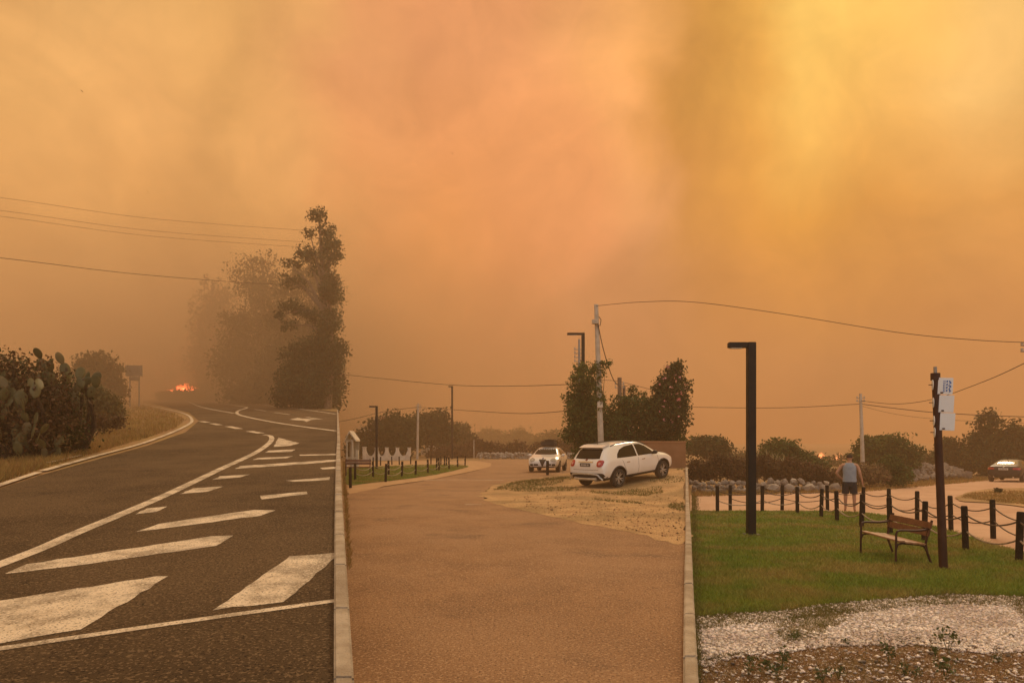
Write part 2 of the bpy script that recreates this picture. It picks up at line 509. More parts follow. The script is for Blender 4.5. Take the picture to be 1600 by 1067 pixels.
strip('lane_dash', [Z2(350, 862), Z2(395, 869)], .18, M_paint, .004, rd, 2)
strip('lane_dash', [Z2(430, 875), Z2(488, 883)], .18, M_paint, .004, rd, 2)

# ------------------------------------------------------------------ reddish road, dirt lot, lawns
croad = [W(.02, -6), W(.02, 0), (538, 1067), (535, 850), (534, 774), (572, 766), (600, 760.5), (640, 754.5), (680, 748), (715, 741.5), (745, 735), (766, 728.5), (768, 723.5), (745, 719.5), (790, 717.5), (860, 717.5), (930, 722), (930, 734), (885, 740), (835, 747), (793, 753), (764, 762), (752, 772), (758, 780), (780, 788), (830, 799), (900, 813.5), (1000, 833), (1072, 849), (1076, 920), (1080, 1067), W(.66, 2.5), W(.3, -6)]
cr_ = sheet('road', wpts(croad, VC, 1), M_asph_r, 0.0, maxlen=None, panel='C'); tag(cr_, 'reddish brown asphalt road bending past the parked cars', kind='structure')
strip('stop_line', [G(657, 750.2, VC), G(720, 749.3, VC), G(786, 750.2, VC)], .28, mat('faded_paint', (.55, .43, .31), .85, (.40, .27, .18), 3.0, bump=.3), .005, cr_)
strip('painted_dash', [G(727, 788, VC), G(752, 788, VC)], .14, MATS['faded_paint'], .005, cr_, 2)
dirt = [(752, 772), (764, 762), (793, 753), (835, 747), (885, 740), (930, 733), (1000, 728), (1068, 731), (1071, 760), (1071, 800), (1070, 849), (1000, 834), (900, 815), (830, 800), (780, 789), (757, 781)]
dl = sheet('dirt_lot', wpts(dirt, VC, 6, .07, 3), M_dirt, .004, maxlen=.9, panel='C'); tag(dl, 'sandy dirt lot beside the reddish road', kind='structure')
clawn = [(543, 757), (575, 754.5), (610, 751), (650, 746), (690, 739.5), (722, 732), (731, 728), (700, 726), (640, 727), (580, 730), (543, 733)]
lawn_c = sheet('lawn', wpts(clawn, VC, 4, .03, 5), M_lawn, .01, panel='C'); tag(lawn_c, 'strip of green lawn inside the roadside bollards', kind='structure')
sandp = [(543, 771), (600, 759.5), (680, 747.5), (745, 734), (768, 727), (760, 721), (700, 719), (600, 721), (543, 725)]
sp = sheet('sandy_verge', wpts(sandp, VC, 3, .03, 6), mat('pale_sand', (.50, .32, .17), .95, (.42, .25, .12), 2.0, bump=.8, bscale=30), -.004, panel='C'); tag(sp, 'sandy verge between lawn and road', kind='structure')

rroad = [(1078, 800), (1200, 800), (1290, 800), (1350, 802), (1400, 809), (1440, 818), (1490, 833), (1540, 849), (1600, 867), (1700, 900), (1900, 950), (2300, 950), (2300, 742), (1900, 741.5), (1640, 744), (1560, 748), (1480, 754), (1400, 761), (1330, 767), (1250, 768.5), (1180, 771), (1078, 773)]
rr_ = sheet('road', wpts(rroad, VR, 1), M_road_p, 0.0, panel='R'); tag(rr_, 'pale dusty road curving behind the rope fence', kind='structure')
rlawn = [(1079, 967), (1140, 960), (1220, 956), (1300, 944), (1400, 936), (1480, 929), (1560, 931), (1640, 935), (1900, 950), (1900, 925), (1700, 890), (1600, 864), (1540, 847), (1490, 831), (1440, 816), (1400, 807.5), (1350, 800.5), (1290, 798), (1200, 798), (1078, 798)]
rl_ = sheet('lawn', wpts(rlawn, VR, 1), M_lawn, .008, panel='R'); tag(rl_, 'green lawn around the bench and lamp post', kind='structure')
grav = [(1079, 955), (1150, 949), (1300, 938), (1480, 922), (1640, 928), (2000, 950), (2000, 1010), (1700, 1005), (1600, 1003), (1540, 1010), (1480, 1004), (1430, 996), (1370, 1001), (1310, 998), (1250, 1008), (1190, 1012), (1140, 1022), (1079, 1034)]
gr_ = sheet('gravel_path', wpts(grav, VR, 1), M_gravel, .004, panel='R'); tag(gr_, 'pale gravel strip along the near edge of the lawn', kind='structure')
soil = [(1081, 1020), (1300, 985), (1500, 985), (2000, 995), W(16, 3.5), W(16, -6), W(.6, -6), W(.75, 2.5), (1081, 1067)]
so_ = sheet('bare_soil', wpts(soil, VR, 1), M_soil, -.002, panel='R'); tag(so_, 'bare brown soil with weeds and pale stones', kind='structure')
isl = [(1494, 778), (1512, 770), (1545, 764.5), (1600, 763), (1680, 764), (1700, 800), (1640, 797), (1590, 791), (1540, 786), (1505, 784)]
il = sheet('dirt_island', wpts(isl, VR, 4, .05, 9), M_dirt, .03, panel='R'); tag(il, 'sandy island at the bend of the dusty road', kind='structure')

# ------------------------------------------------------------------ foliage
def leaves(name, m, blobs, n, size, seed=0, aspect=.55, clump=.16, nclump=None, shell=.55, flat=.3, parent=None, loc=(0, 0, 0), droop=0.0):
    """blobs: (cx,cy,cz,rx,ry,rz); leaf-sized faces gathered in clumps spread through the blobs"""
    g = np.random.default_rng(seed)
    B = np.array(blobs, float)
    area = (B[:, 3] * B[:, 5] + B[:, 4] * B[:, 5]) ** .85
    nclump = nclump or max(20, n // 26)
    bi = g.choice(len(B), nclump, p=area / area.sum())
    d = g.normal(size=(nclump, 3)); d /= np.linalg.norm(d, axis=1)[:, None]
    r = (shell + (1.05 - shell) * g.random(nclump) ** .7)
    cc = B[bi, :3] + d * B[bi, 3:] * r[:, None]
    cr = clump * B[bi, 3:].mean(axis=1) * (.6 + .8 * g.random(nclump))
    ci = g.choice(nclump, n, p=(cr ** 1.5) / (cr ** 1.5).sum())
    p = cc[ci] + g.normal(size=(n, 3)).clip(-1.7, 1.7) * cr[ci][:, None] * np.array([1, 1, .75])
    nrm = g.normal(size=(n, 3)) + d[ci] * .6 + np.array([0, 0, flat])
    nrm /= np.linalg.norm(nrm, axis=1)[:, None]
    a = g.normal(size=(n, 3)); a[:, 2] -= droop
    a -= nrm * (a * nrm).sum(1)[:, None]; a /= np.linalg.norm(a, axis=1)[:, None]
    b = np.cross(nrm, a)
    L = size * (.55 + .9 * g.random(n))[:, None]
    Wd = L * aspect * (.8 + .4 * g.random(n))[:, None]
    v = np.stack([p - a * L * .5, p + b * Wd * .5 + a * L * .08, p + a * L * .5, p - b * Wd * .5 + a * L * .08], 1).reshape(-1, 3)
    q = np.arange(4 * n).reshape(-1, 4)
    me = np_mesh(name, v - np.array(loc), q, m)
    o = link(name, me, parent)
    return o
def pxblobs(lst, Y, seed=0, depth=None, spread=.25):
    g = random.Random(seed)
    out = []
    k = Y / F
    for (px, py, rx, ry) in lst:
        rd_ = depth or (rx + ry) / 2 * k
        y = Y + g.uniform(-1, 1) * rd_ * spread
        c = ray(px, py, y)
        out.append((c.x, c.y, c.z, rx * k, rd_, ry * k))
    return out
def leafmat(name, c, c2, island=.35, n=1.2, transl=.18):
    return mat(name, c, .7, c2, n, island=island, spec=.25, coords='Object', thresh=(.38, .62), transl=transl)
M_euc = leafmat('eucalyptus_leaves', (.060, .070, .030), (.095, .095, .040), n=.25)
M_lf_dark = leafmat('dark_leaves', (.030, .042, .013), (.055, .068, .020), n=.6)
M_lf_green = leafmat('green_leaves', (.038, .064, .013), (.078, .105, .022), n=.7)
M_lf_olive = leafmat('olive_leaves', (.075, .075, .028), (.13, .11, .04), n=.8)
M_lf_brown = leafmat('brown_bramble', (.075, .042, .019), (.13, .075, .032), n=.9)
M_lf_dry = leafmat('dry_grass', (.34, .22, .075), (.24, .16, .05), n=.8, island=.3)
M_bark = mat('bark', (.10, .070, .045), .95, (.06, .04, .026), 6.0, bump=1, bscale=20)
M_barkp = mat('pale_bark', (.25, .18, .12), .95, (.15, .10, .065), 5.0, bump=1, bscale=14)

def plant(name, label, cat, lst, Y, m, n, size, seed=0, group=None, trunk=None, tr=.12, depth=None, crown='crown', base_py=None, limbs=True, barkm=None, **k):
    bl = pxblobs(lst, Y, seed, depth)
    cx = sum(b[0] * b[3] for b in bl) / sum(b[3] for b in bl)
    if trunk is not None: cx = (trunk - 800) / F * Y
    base = Vector((cx, Y, gz(cx, Y) - .05))
    o = empty(name, base, 0, label, cat, group)
    leaves(crown, m, bl, n, size, seed, parent=o, loc=base, **k)
    mb = MB()
    g = random.Random(seed + 5)
    zmid = max(b[2] for b in bl)
    tops = sorted(bl, key=lambda b: -b[2])
    hgt = tops[0][2] - base.z
    main = [Vector((0, 0, 0))]
    for t in (.25, .5, .75, 1.0):
        main.append(Vector(((tops[0][0] - cx) * t ** 1.5 + g.uniform(-.04, .04) * hgt * (t < 1), (tops[0][1] - Y) * t ** 1.5, hgt * t)))
    mb.tube(main, [tr, tr * .8, tr * .62, tr * .4, tr * .12], 7)
    if limbs:
        for b in bl:
            t = g.uniform(.15, .6)
            s0 = main[1].lerp(main[3], t)
            e = Vector((b[0], b[1], b[2])) - base
            if e.z < s0.z: s0 = main[0].lerp(main[1], g.uniform(.3, .9))
            mid = s0.lerp(e, .5) + Vector((0, 0, (e - s0).length * .12))
            mb.tube([s0, mid, e], [tr * .42, tr * .26, tr * .08], 5)
    mb.build('trunk' if crown == 'crown' else 'stem', barkm or M_bark, o, smooth=True)
    return o

# eucalyptus trees fading into the smoke along the climbing road
plant('eucalyptus_tree', 'tallest ragged eucalyptus, darkest of the row, beside the climbing road', 'tree',
      [(498, 338, 15, 12), (512, 360, 14, 13), (484, 364, 10, 8), (517, 392, 14, 22), (480, 398, 18, 11), (455, 416, 14, 9), (500, 422, 14, 11), (466, 442, 18, 9), (444, 434, 8, 6), (516, 450, 14, 24), (458, 478, 20, 11), (438, 492, 9, 6), (488, 492, 17, 10), (512, 505, 15, 24), (450, 508, 13, 8), (514, 552, 17, 36), (480, 545, 22, 18), (455, 560, 18, 14), (495, 594, 30, 34), (462, 596, 22, 26)],
      72, M_euc, 30000, .27, 1, 'eucalyptus trees in the smoke', trunk=512, tr=.42, clump=.30, nclump=560, barkm=M_barkp, droop=.8)
plant('eucalyptus_tree', 'dim broad eucalyptus standing behind the tallest ragged one', 'tree',
      [(505, 400, 18, 20), (482, 428, 22, 22), (510, 455, 18, 30), (462, 458, 24, 22), (496, 500, 26, 30), (445, 500, 22, 28), (472, 548, 32, 36), (512, 560, 16, 40), (438, 560, 28, 34), (420, 600, 26, 26)],
      98, M_euc, 26000, .36, 4, 'eucalyptus trees in the smoke', trunk=490, tr=.45, clump=.32, nclump=520, barkm=M_barkp, droop=.8)
plant('eucalyptus_tree', 'round-topped eucalyptus fading in smoke, middle of the roadside row', 'tree',
      [(410, 403, 19, 14), (404, 426, 28, 20), (384, 446, 20, 16), (414, 468, 30, 28), (372, 494, 24, 15), (402, 520, 38, 34), (434, 550, 30, 44), (388, 572, 40, 40), (425, 608, 40, 24), (368, 560, 26, 34)],
      110, M_euc, 22000, .44, 2, 'eucalyptus trees in the smoke', trunk=412, tr=.5, clump=.34, nclump=300, barkm=M_barkp, droop=.8)
plant('eucalyptus_tree', 'faintest eucalyptus, almost lost in smoke beside the flames', 'tree',
      [(332, 440, 12, 12), (335, 468, 20, 24), (328, 510, 24, 28), (345, 520, 22, 34), (330, 565, 28, 32), (358, 575, 28, 32), (345, 608, 34, 20)],
      155, M_euc, 18000, .6, 3, 'eucalyptus trees in the smoke', trunk=340, tr=.55, clump=.34, nclump=260, barkm=M_barkp, droop=.8)
for k, (lst, Y, lab) in enumerate([
    ([(470, 600, 30, 30), (500, 618, 26, 24), (452, 620, 26, 20), (515, 600, 14, 40)], 76, 'dense dark undergrowth at the foot of the darkest eucalyptus'),
    ([(410, 610, 34, 22), (380, 618, 30, 16), (440, 606, 26, 26)], 104, 'smoky undergrowth below the round-topped eucalyptus'),
    ([(345, 614, 30, 14), (322, 618, 16, 9)], 150, 'faint undergrowth right of the road flames')]):
    plant('undergrowth_bush', lab, 'bush', lst, Y, M_lf_dark, 6500, .3 + Y * .002, 11 + k, 'undergrowth below the eucalyptus', tr=.1, crown='foliage', clump=.3)
plant('burning_brush', 'dark low brush burning across the far end of the climbing road', 'bush', [(262, 619, 14, 6), (282, 618, 16, 7), (304, 618, 14, 7)], 146, M_lf_dark, 3500, .5, 19, tr=.06, crown='foliage', clump=.35, limbs=False)
# left verge
plant('smoky_tree', 'rounded tree fading in smoke beside the road sign', 'tree',
      [(150, 568, 24, 16), (172, 582, 18, 16), (130, 578, 16, 14), (158, 602, 30, 22), (182, 614, 10, 20), (126, 608, 20, 22), (142, 590, 24, 20)], 82, M_lf_dark, 11000, .36, 21, trunk=158, tr=.25, clump=.26)
plant('roadside_shrub', 'grey green shrub between the prickly pears and the smoky tree', 'bush',
      [(146, 612, 14, 12), (160, 628, 20, 14), (176, 640, 16, 12), (140, 640, 22, 22), (184, 632, 8, 8)], 40, M_lf_olive, 9000, .15, 22, tr=.07, crown='foliage', clump=.26)
plant('dry_shrub', 'low dry brown scrub on the verge beside the prickly pears', 'bush',
      [(150, 662, 24, 10), (172, 658, 18, 9), (128, 672, 16, 9)], 26, M_lf_brown, 2500, .10, 23, tr=.03, crown='foliage', clump=.35)
plant('bramble_thicket', 'dark tangled bramble thicket growing through the prickly pears', 'bush',
      [(18, 600, 40, 34), (64, 602, 34, 32), (-40, 615, 60, 60), (96, 640, 28, 36), (40, 660, 60, 45), (-30, 670, 60, 50), (106, 678, 22, 22), (74, 564, 13, 10), (22, 562, 18, 12), (48, 572, 14, 10), (-100, 640, 60, 60), (100, 598, 14, 14)],
      17.5, M_lf_brown, 16000, .085, 24, tr=.05, crown='foliage', clump=.28, nclump=900)
plant('bramble_thicket', 'dark green leafy shrub tangled behind the prickly pears', 'bush',
      [(30, 604, 52, 38), (84, 628, 32, 42), (-40, 610, 60, 50), (40, 670, 70, 45), (112, 668, 18, 30)],
      18.6, M_lf_dark, 14000, .10, 25, tr=.05, crown='foliage', clump=.28, nclump=700)

# prickly pears: every pad a part
M_pad = mat('cactus_pad', (.085, .078, .026), .55, (.13, .11, .04), 5.0, spec=.4, bump=.2, bscale=40)
M_pad2 = mat('cactus_pad_dry', (.15, .11, .045), .6, (.10, .085, .035), 5.0, spec=.4)
def pad_mesh(m, w, h, t):
    vs, fs = [], []
    n = 14
    prof = [(0, 1.0), (.55, .93), (.88, .6), (1.0, 0), (.88, -.6), (.55, -.93), (0, -1.0)]
    for (r_, zz) in prof[1:-1]:
        for k in range(n):
            a = 2 * math.pi * k / n
            sx = math.sin(a) * r_; sz = -math.cos(a) * r_
            wid = w / 2 * (1.0 if sz > 0 else 1 - .35 * abs(sz) ** 2)
            vs.append((sx * wid, zz * t / 2, h / 2 + sz * h / 2))
    m_ = len(prof) - 2
    for i in range(m_ - 1):
        for k in range(n):
            fs.append((i * n + k, i * n + (k + 1) % n, (i + 1) * n + (k + 1) % n, (i + 1) * n + k))
    fs.append(tuple(range(n - 1, -1, -1))); fs.append(tuple((m_ - 1) * n + k for k in range(n)))
    return MB().add(vs, fs).mesh('pad', m, True)
PADS = [pad_mesh(M_pad, .24, .36, .035), pad_mesh(M_pad, .20, .33, .03), pad_mesh(M_pad2, .22, .34, .032)]
def prickly_pear(label, base_px, base_py, spots, seed):
    b = GP(base_px, base_py, VL)
    o = empty('prickly_pear', b, 0, label, 'cactus', 'prickly pear cactuses beside the climbing road')
    g = random.Random(seed)
    mb = MB()
    for (px, py, nn) in spots:
        Y = b.y + g.uniform(-.7, .2)
        top = ray(px, py, Y) - b
        mb.tube([Vector((top.x * .4, .3, -.05)), Vector((top.x * .8, .15, top.z * .45)), top], [.06, .05, .03], 6)
        tip = top - Vector((0, 0, .25))
        yaw = g.uniform(-.9, .9); tilt = g.uniform(-.3, .3); side = g.uniform(-.5, .5)
        for k in range(nn):
            me = PADS[g.choice((0, 0, 1, 1, 2))]
            s_ = g.uniform(.8, 1.15)
            e = Euler((tilt, side, yaw), 'XYZ')
            p = link('pad', me, o, tip, e, (s_, s_, s_))
            d = e.to_matrix() @ Vector((0, 0, 1))
            x_ = e.to_matrix() @ Vector((1, 0, 0))
            tip = tip + d * .31 * s_ + x_ * g.uniform(-.06, .06)
            side += g.uniform(-.75, .75); yaw += g.uniform(-.6, .6); tilt += g.uniform(-.45, .35)
            side = max(-1.5, min(1.5, side))
    mb.build('stem', M_bark, o, smooth=True)
g_ = random.Random(77)
sp1 = [(118, 598, 3), (130, 592, 2), (104, 575, 2), (84, 582, 2), (138, 606, 2), (95, 600, 2), (60, 600, 3), (75, 620, 2), (128, 622, 3), (140, 625, 2), (110, 625, 3), (88, 650, 3), (70, 655, 3), (100, 665, 2), (62, 565, 2), (118, 648, 2), (50, 630, 2), (84, 602, 3)]
sp1 += [(g_.uniform(40, 140), g_.uniform(590, 690), 2) for _ in range(16)]
sp2 = [(5, 618, 3), (20, 600, 3), (28, 650, 3), (40, 662, 3), (12, 655, 2), (2, 640, 3), (45, 690, 2), (20, 690, 2), (70, 700, 2), (88, 702, 2), (60, 690, 2), (30, 622, 2), (-20, 620, 3), (-40, 640, 3), (-60, 600, 3), (-30, 670, 2)]
sp2 += [(g_.uniform(-60, 60), g_.uniform(600, 700), 2) for _ in range(18)]
prickly_pear('tall prickly pear with pads standing clear against the smoke', 95, 708, sp1, 5)
prickly_pear('low spreading prickly pear at the edge of the asphalt verge', 15, 716, sp2, 6)

# plants behind the central road
def many(specs, group):
    for k, (nm, lab, cat, lst, Y, m, n, size, kw) in enumerate(specs):
        plant(nm, lab, cat, lst, Y, m, n, size, 100 + k * 3 + len(group), group, **kw)
many([
 ('garden_tree', 'broad dark tree behind the white scalloped wall', 'tree', [(600, 676, 30, 18), (622, 664, 22, 18), (585, 692, 26, 16), (620, 690, 34, 18), (640, 680, 16, 18)], 80, M_lf_dark, 8000, .38, dict(trunk=608, tr=.22, clump=.3)),
 ('garden_tree', 'tree behind the pale utility pole and white terrace', 'tree', [(662, 662, 22, 16), (682, 660, 20, 16), (650, 682, 20, 18), (690, 678, 24, 18)], 90, M_lf_dark, 7000, .42, dict(trunk=672, tr=.22, clump=.3)),
 ('garden_tree', 'smoke-dimmed round tree beside the tall thin street lamp', 'tree', [(715, 682, 20, 18), (730, 694, 14, 16), (700, 694, 18, 16)], 105, M_lf_dark, 5000, .46, dict(trunk=715, tr=.2, clump=.3)),
 ('garden_tree', 'dark bushy tree above the small white porch', 'tree', [(562, 690, 13, 14), (556, 702, 14, 12), (572, 700, 14, 12)], 82, M_lf_dark, 4500, .36, dict(trunk=562, tr=.16, clump=.3)),
], 'garden trees round the white villa')
many([
 ('far_tree', 'pale smoky round tree beyond the stone wall', 'tree', [(765, 686, 20, 12), (750, 694, 16, 10), (780, 694, 14, 10)], 150, M_lf_green, 3500, .6, dict(tr=.2, clump=.32)),
 ('far_tree', 'smoky domed tree beyond the white hatchback', 'tree', [(810, 684, 16, 12), (800, 692, 16, 9), (826, 690, 13, 10)], 155, M_lf_green, 3500, .6, dict(tr=.2, clump=.32)),
 ('far_tree', 'low smoky tree between hatchback and ivy column', 'tree', [(858, 690, 20, 12), (880, 688, 14, 14), (842, 695, 14, 8)], 140, M_lf_green, 3500, .58, dict(tr=.2, clump=.32)),
], 'trees fading beyond the stone wall')
many([
 ('scrub_bush', 'brown scrub behind the low stone wall', 'bush', [(745, 700, 18, 10), (775, 702, 20, 8), (805, 702, 20, 8)], 86, M_lf_brown, 4000, .34, dict(tr=.06, crown='foliage', clump=.3)),
 ('scrub_bush', 'brown scrub behind the white hatchback', 'bush', [(840, 704, 20, 9), (870, 702, 20, 12), (895, 704, 14, 14)], 80, M_lf_brown, 4000, .34, dict(tr=.06, crown='foliage', clump=.3)),
 ('scrub_bush', 'brown scrub at the foot of the white terrace', 'bush', [(700, 708, 22, 8), (725, 706, 18, 8), (680, 711, 16, 5)], 84, M_lf_brown, 3500, .34, dict(tr=.06, crown='foliage', clump=.3)),
 ('hill_scrub', 'smoky scrub far beyond the bollards', 'bush', [(690, 698, 40, 8), (760, 698, 40, 8), (600, 698, 40, 8), (840, 698, 50, 8), (930, 697, 50, 9), (1010, 697, 50, 9)], 190, M_lf_olive, 8000, .8, dict(tr=.1, crown='foliage', clump=.35, limbs=False)),
], 'scrub beyond the central road')
plant('ivy_column', 'dark ivy climbing a column beside the pale utility pole', 'climber',
      [(908, 575, 7, 9), (905, 595, 11, 12), (918, 600, 8, 12), (902, 620, 15, 14), (918, 632, 14, 16), (904, 650, 17, 18), (900, 676, 15, 16), (920, 668, 18, 24), (895, 640, 8, 10), (908, 705, 10, 12)], 35, M_lf_green, 9000, .15, 41, trunk=910, tr=.1, crown='foliage', clump=.32, depth=.9)
plant('climbing_plant', 'leafy creeper wrapped round the middle of the pale utility pole', 'climber',
      [(934, 572, 8, 7), (946, 568, 6, 6), (926, 578, 5, 7), (936, 586, 6, 8), (938, 625, 5, 14), (935, 605, 4, 10)], 33.6, M_lf_green, 1400, .13, 42, trunk=939, tr=.03, crown='foliage', clump=.4, depth=.3)
plant('hedge', 'dense dark green hedge behind the white crossover', 'hedge',
      [(945, 660, 22, 26), (972, 650, 24, 20), (1000, 645, 24, 18), (1022, 655, 18, 24), (960, 685, 30, 20), (1000, 680, 32, 20), (1035, 685, 22, 20), (925, 690, 16, 24), (985, 632, 14, 10), (1055, 688, 16, 16)], 36, M_lf_green, 17000, .15, 43, tr=.08, crown='foliage', clump=.28, depth=1.2)
plant('straggling_shrub', 'thin straggling stems rising above the hedge', 'shrub',
      [(988, 612, 5, 8), (994, 622, 6, 6), (982, 625, 5, 6), (1003, 618, 5, 7), (962, 622, 6, 5), (1010, 630, 6, 6)], 36.5, M_lf_green, 700, .13, 44, trunk=990, tr=.03, crown='foliage', clump=.5)
ole = plant('oleander_tree', 'oleander with pink flowers above the ochre wall', 'tree',
      [(1052, 585, 13, 16), (1040, 608, 16, 18), (1058, 615, 14, 26), (1030, 632, 14, 16), (1052, 650, 20, 24), (1034, 664, 18, 18), (1060, 570, 8, 10)], 35, M_lf_dark, 11000, .15, 45, trunk=1050, tr=.10, clump=.3)
fb = pxblobs([(1052, 585, 13, 16), (1040, 608, 16, 18), (1058, 612, 14, 26), (1034, 634, 12, 14), (1050, 648, 16, 20)], 34.6, 45)
_fl = leaves('flowers', mat('pink_petals', (.62, .20, .20), .7, (.75, .36, .34), 3.0, island=.25), fb, 260, .09, 46, aspect=.9, clump=.06, nclump=90, shell=.92, parent=ole, loc=ole.location); _fl['kind'] = 'stuff'

# plants behind the dusty road on the right
many([
 ('rounded_bush', 'rounded dark bush above the brown bramble, set back behind the stones', 'bush', [(1092, 700, 20, 12), (1118, 701, 20, 13), (1105, 692, 22, 9)], 56, M_lf_dark, 6000, .24, dict(tr=.08, crown='foliage', clump=.28)),
 ('rounded_bush', 'tall green bush sloping down behind the yucca', 'bush', [(1210, 700, 18, 13), (1228, 706, 22, 14), (1250, 718, 24, 12), (1272, 728, 20, 10), (1215, 722, 30, 16)], 46, M_lf_green, 9000, .20, dict(tr=.08, crown='foliage', clump=.28)),
 ('rounded_bush', 'domed green tree beside the white utility pole', 'tree', [(1365, 700, 24, 16), (1395, 702, 26, 18), (1420, 710, 18, 14), (1380, 690, 20, 9), (1345, 712, 18, 12), (1395, 722, 36, 12)], 50, M_lf_green, 11000, .22, dict(trunk=1385, tr=.16, clump=.26)),
 ('rounded_bush', 'leafy green shrub spilling down to the dusty road', 'bush', [(1392, 728, 18, 13), (1402, 742, 22, 12), (1380, 738, 14, 12)], 38, M_lf_green, 6000, .15, dict(tr=.06, crown='foliage', clump=.28)),
 ('rounded_bush', 'dark bush behind the signs and rubble heap', 'bush', [(1486, 706, 18, 18), (1472, 716, 14, 14), (1500, 718, 16, 18), (1450, 722, 12, 8)], 60, M_lf_dark, 7000, .26, dict(tr=.08, crown='foliage', clump=.28)),
], 'bushes behind the dusty road')
plant('spreading_tree', 'big spreading tree behind the dark coupe', 'tree',
      [(1545, 660, 18, 16), (1565, 670, 22, 14), (1530, 688, 18, 14), (1550, 695, 26, 18), (1590, 682, 24, 16), (1612, 690, 24, 22), (1535, 718, 26, 20), (1575, 722, 30, 22), (1620, 725, 30, 22)], 58, M_lf_dark, 15000, .27, 61, trunk=1560, tr=.22, clump=.28)
for k, (x0, x1) in enumerate(((1083, 1165), (1150, 1240), (1225, 1330))):
    lst = [(x0 + (x1 - x0) * t, 735 + (4 if k == 2 else -3) + 4 * math.sin(9 * t + k) + (8 * t if k == 2 else 0), 16, 16 - (4 * t if k == 2 else 0)) for t in (.08, .3, .5, .7, .92)]
    plant('bramble_bank', ['reddish brown bramble bank behind the stones under the rounded bush', 'reddish brown bramble bank below the yucca', 'brown dry bramble bank tapering towards the standing man'][k], 'bush', lst, 36, M_lf_brown, 9000, .13, 63 + k, 'bramble banks behind the stone wall', tr=.05, crown='foliage', clump=.28)
plant('dry_scrub', 'dry straw-coloured scrub beside the road behind the man', 'bush', [(1345, 738, 20, 12), (1368, 742, 18, 12), (1330, 744, 16, 9), (1310, 748, 14, 7)], 37, mat('straw_scrub', (.20, .13, .06), .9, (.13, .085, .035), 2, island=.35), 5000, .13, 68, tr=.04, crown='foliage', clump=.3)
plant('far_scrub', 'dark low scrub along the skyline below the distant flames', 'bush', [(1260, 722, 22, 6), (1290, 722, 24, 6), (1320, 721, 20, 7), (1150, 718, 40, 7), (1450, 722, 30, 7), (1520, 724, 40, 9), (1600, 724, 40, 9)], 95, M_lf_dark, 7000, .45, 69, tr=.06, crown='foliage', clump=.35, limbs=False)

# yucca tuft: long blades as parts
ab = Vector((ray(1206, 720, 39).x, 39, gz(ray(1206, 720, 39).x, 39)))
ag = empty('yucca', ab, 0, 'spiky yucca with long pale blades in front of the tall green bush', 'yucca')
for x_ in (-.8, -.1, .6): MB().tube([(x_, 0, -.2), (x_ * 1.05, .05, .5), (x_ * 1.1, 0, 1.1)], [.09, .07, .06], 7).build('stem', M_bark, ag, smooth=True)
def blade_mesh(L_, w, bend, m):
    vs, fs = [], []
    for i in range(6):
        t = i / 5
        x = L_ * (t - bend * .15 * t * t); z = 1.0 * L_ * (t * .9 - bend * t * t)
        ww = w * (1 - t) ** .7 * (.6 + 1.2 * t * (1 - t))
        vs += [(x * bend, -ww, z), (x * bend, ww, z + .004), (x * bend, 0, z - .02)]
    for i in range(5):
        for a, b in ((0, 1), (1, 2), (2, 0)):
            fs.append((i * 3 + a, i * 3 + b, i * 3 + 3 + b, i * 3 + 3 + a))
    return MB().add(vs, fs).mesh('blade', m, True)
M_ag = mat('agave_blade', (.30, .27, .13), .6, (.42, .36, .20), 3.0)
BL = [blade_mesh(1.75, .07, b, M_ag) for b in (.12, .25, .42)]
g_ = random.Random(3)
for k in range(46):
    link('blade', BL[k % 3], ag, ((-.88, -.1, .66)[k % 3] + g_.uniform(-.25, .25), g_.uniform(-.2, .2), .9), (g_.uniform(-.25, .25), g_.uniform(-.2, .2), g_.uniform(0, 6.28)), (1, 1, g_.uniform(.75, 1.12)))

# ------------------------------------------------------------------ street furniture
M_black = mat('black_metal', (.007, .0065, .006), .5, (.012, .011, .010), 3.0, spec=.25)
M_wood_d = mat('tarred_wood', (.010, .0075, .006), .85, (.024, .017, .012), 9.0, spec=.2, bump=.8, bscale=40)
M_rust = mat('brown_painted_steel', (.035, .013, .009), .5, (.055, .022, .014), 4.0, spec=.3)
M_rope = mat('pale_rope', (.46, .36, .26), .9, (.30, .22, .15), 30.0, bump=.6, bscale=150)
M_roped = mat('dark_chain', (.12, .085, .06), .7, (.07, .05, .035), 20.0)
M_conc = mat('pale_concrete', (.52, .47, .40), .9, (.40, .35, .28), 3.0, bump=.4, bscale=30)
M_white = mat('white_plaster', (.74, .67, .56), .9, (.60, .52, .42), 1.5, bump=.4, bscale=20)
M_ochre = mat('ochre_plaster', (.26, .135, .065), .95, (.20, .10, .045), 1.2, c3=(.33, .19, .10), n3scale=.5, bump=.5, bscale=18)
M_wire = mat('cable', (.035, .03, .026), .7)
M_sign = mat('sign_white', (.76, .78, .80), .4, (.70, .72, .75), 2.0)
M_blue = mat('sign_blue', (.05, .14, .42), .4)
M_greyst = mat('galvanised_steel', (.34, .33, .31), .5, (.27, .26, .25), 6.0, metal=.5)
M_roof = mat('roof_tiles', (.34, .15, .08), .9, (.26, .11, .06), 3.0, bump=1, bscale=6)
M_dkgl = mat('window_dark', (.02, .02, .02), .1, spec=.6)

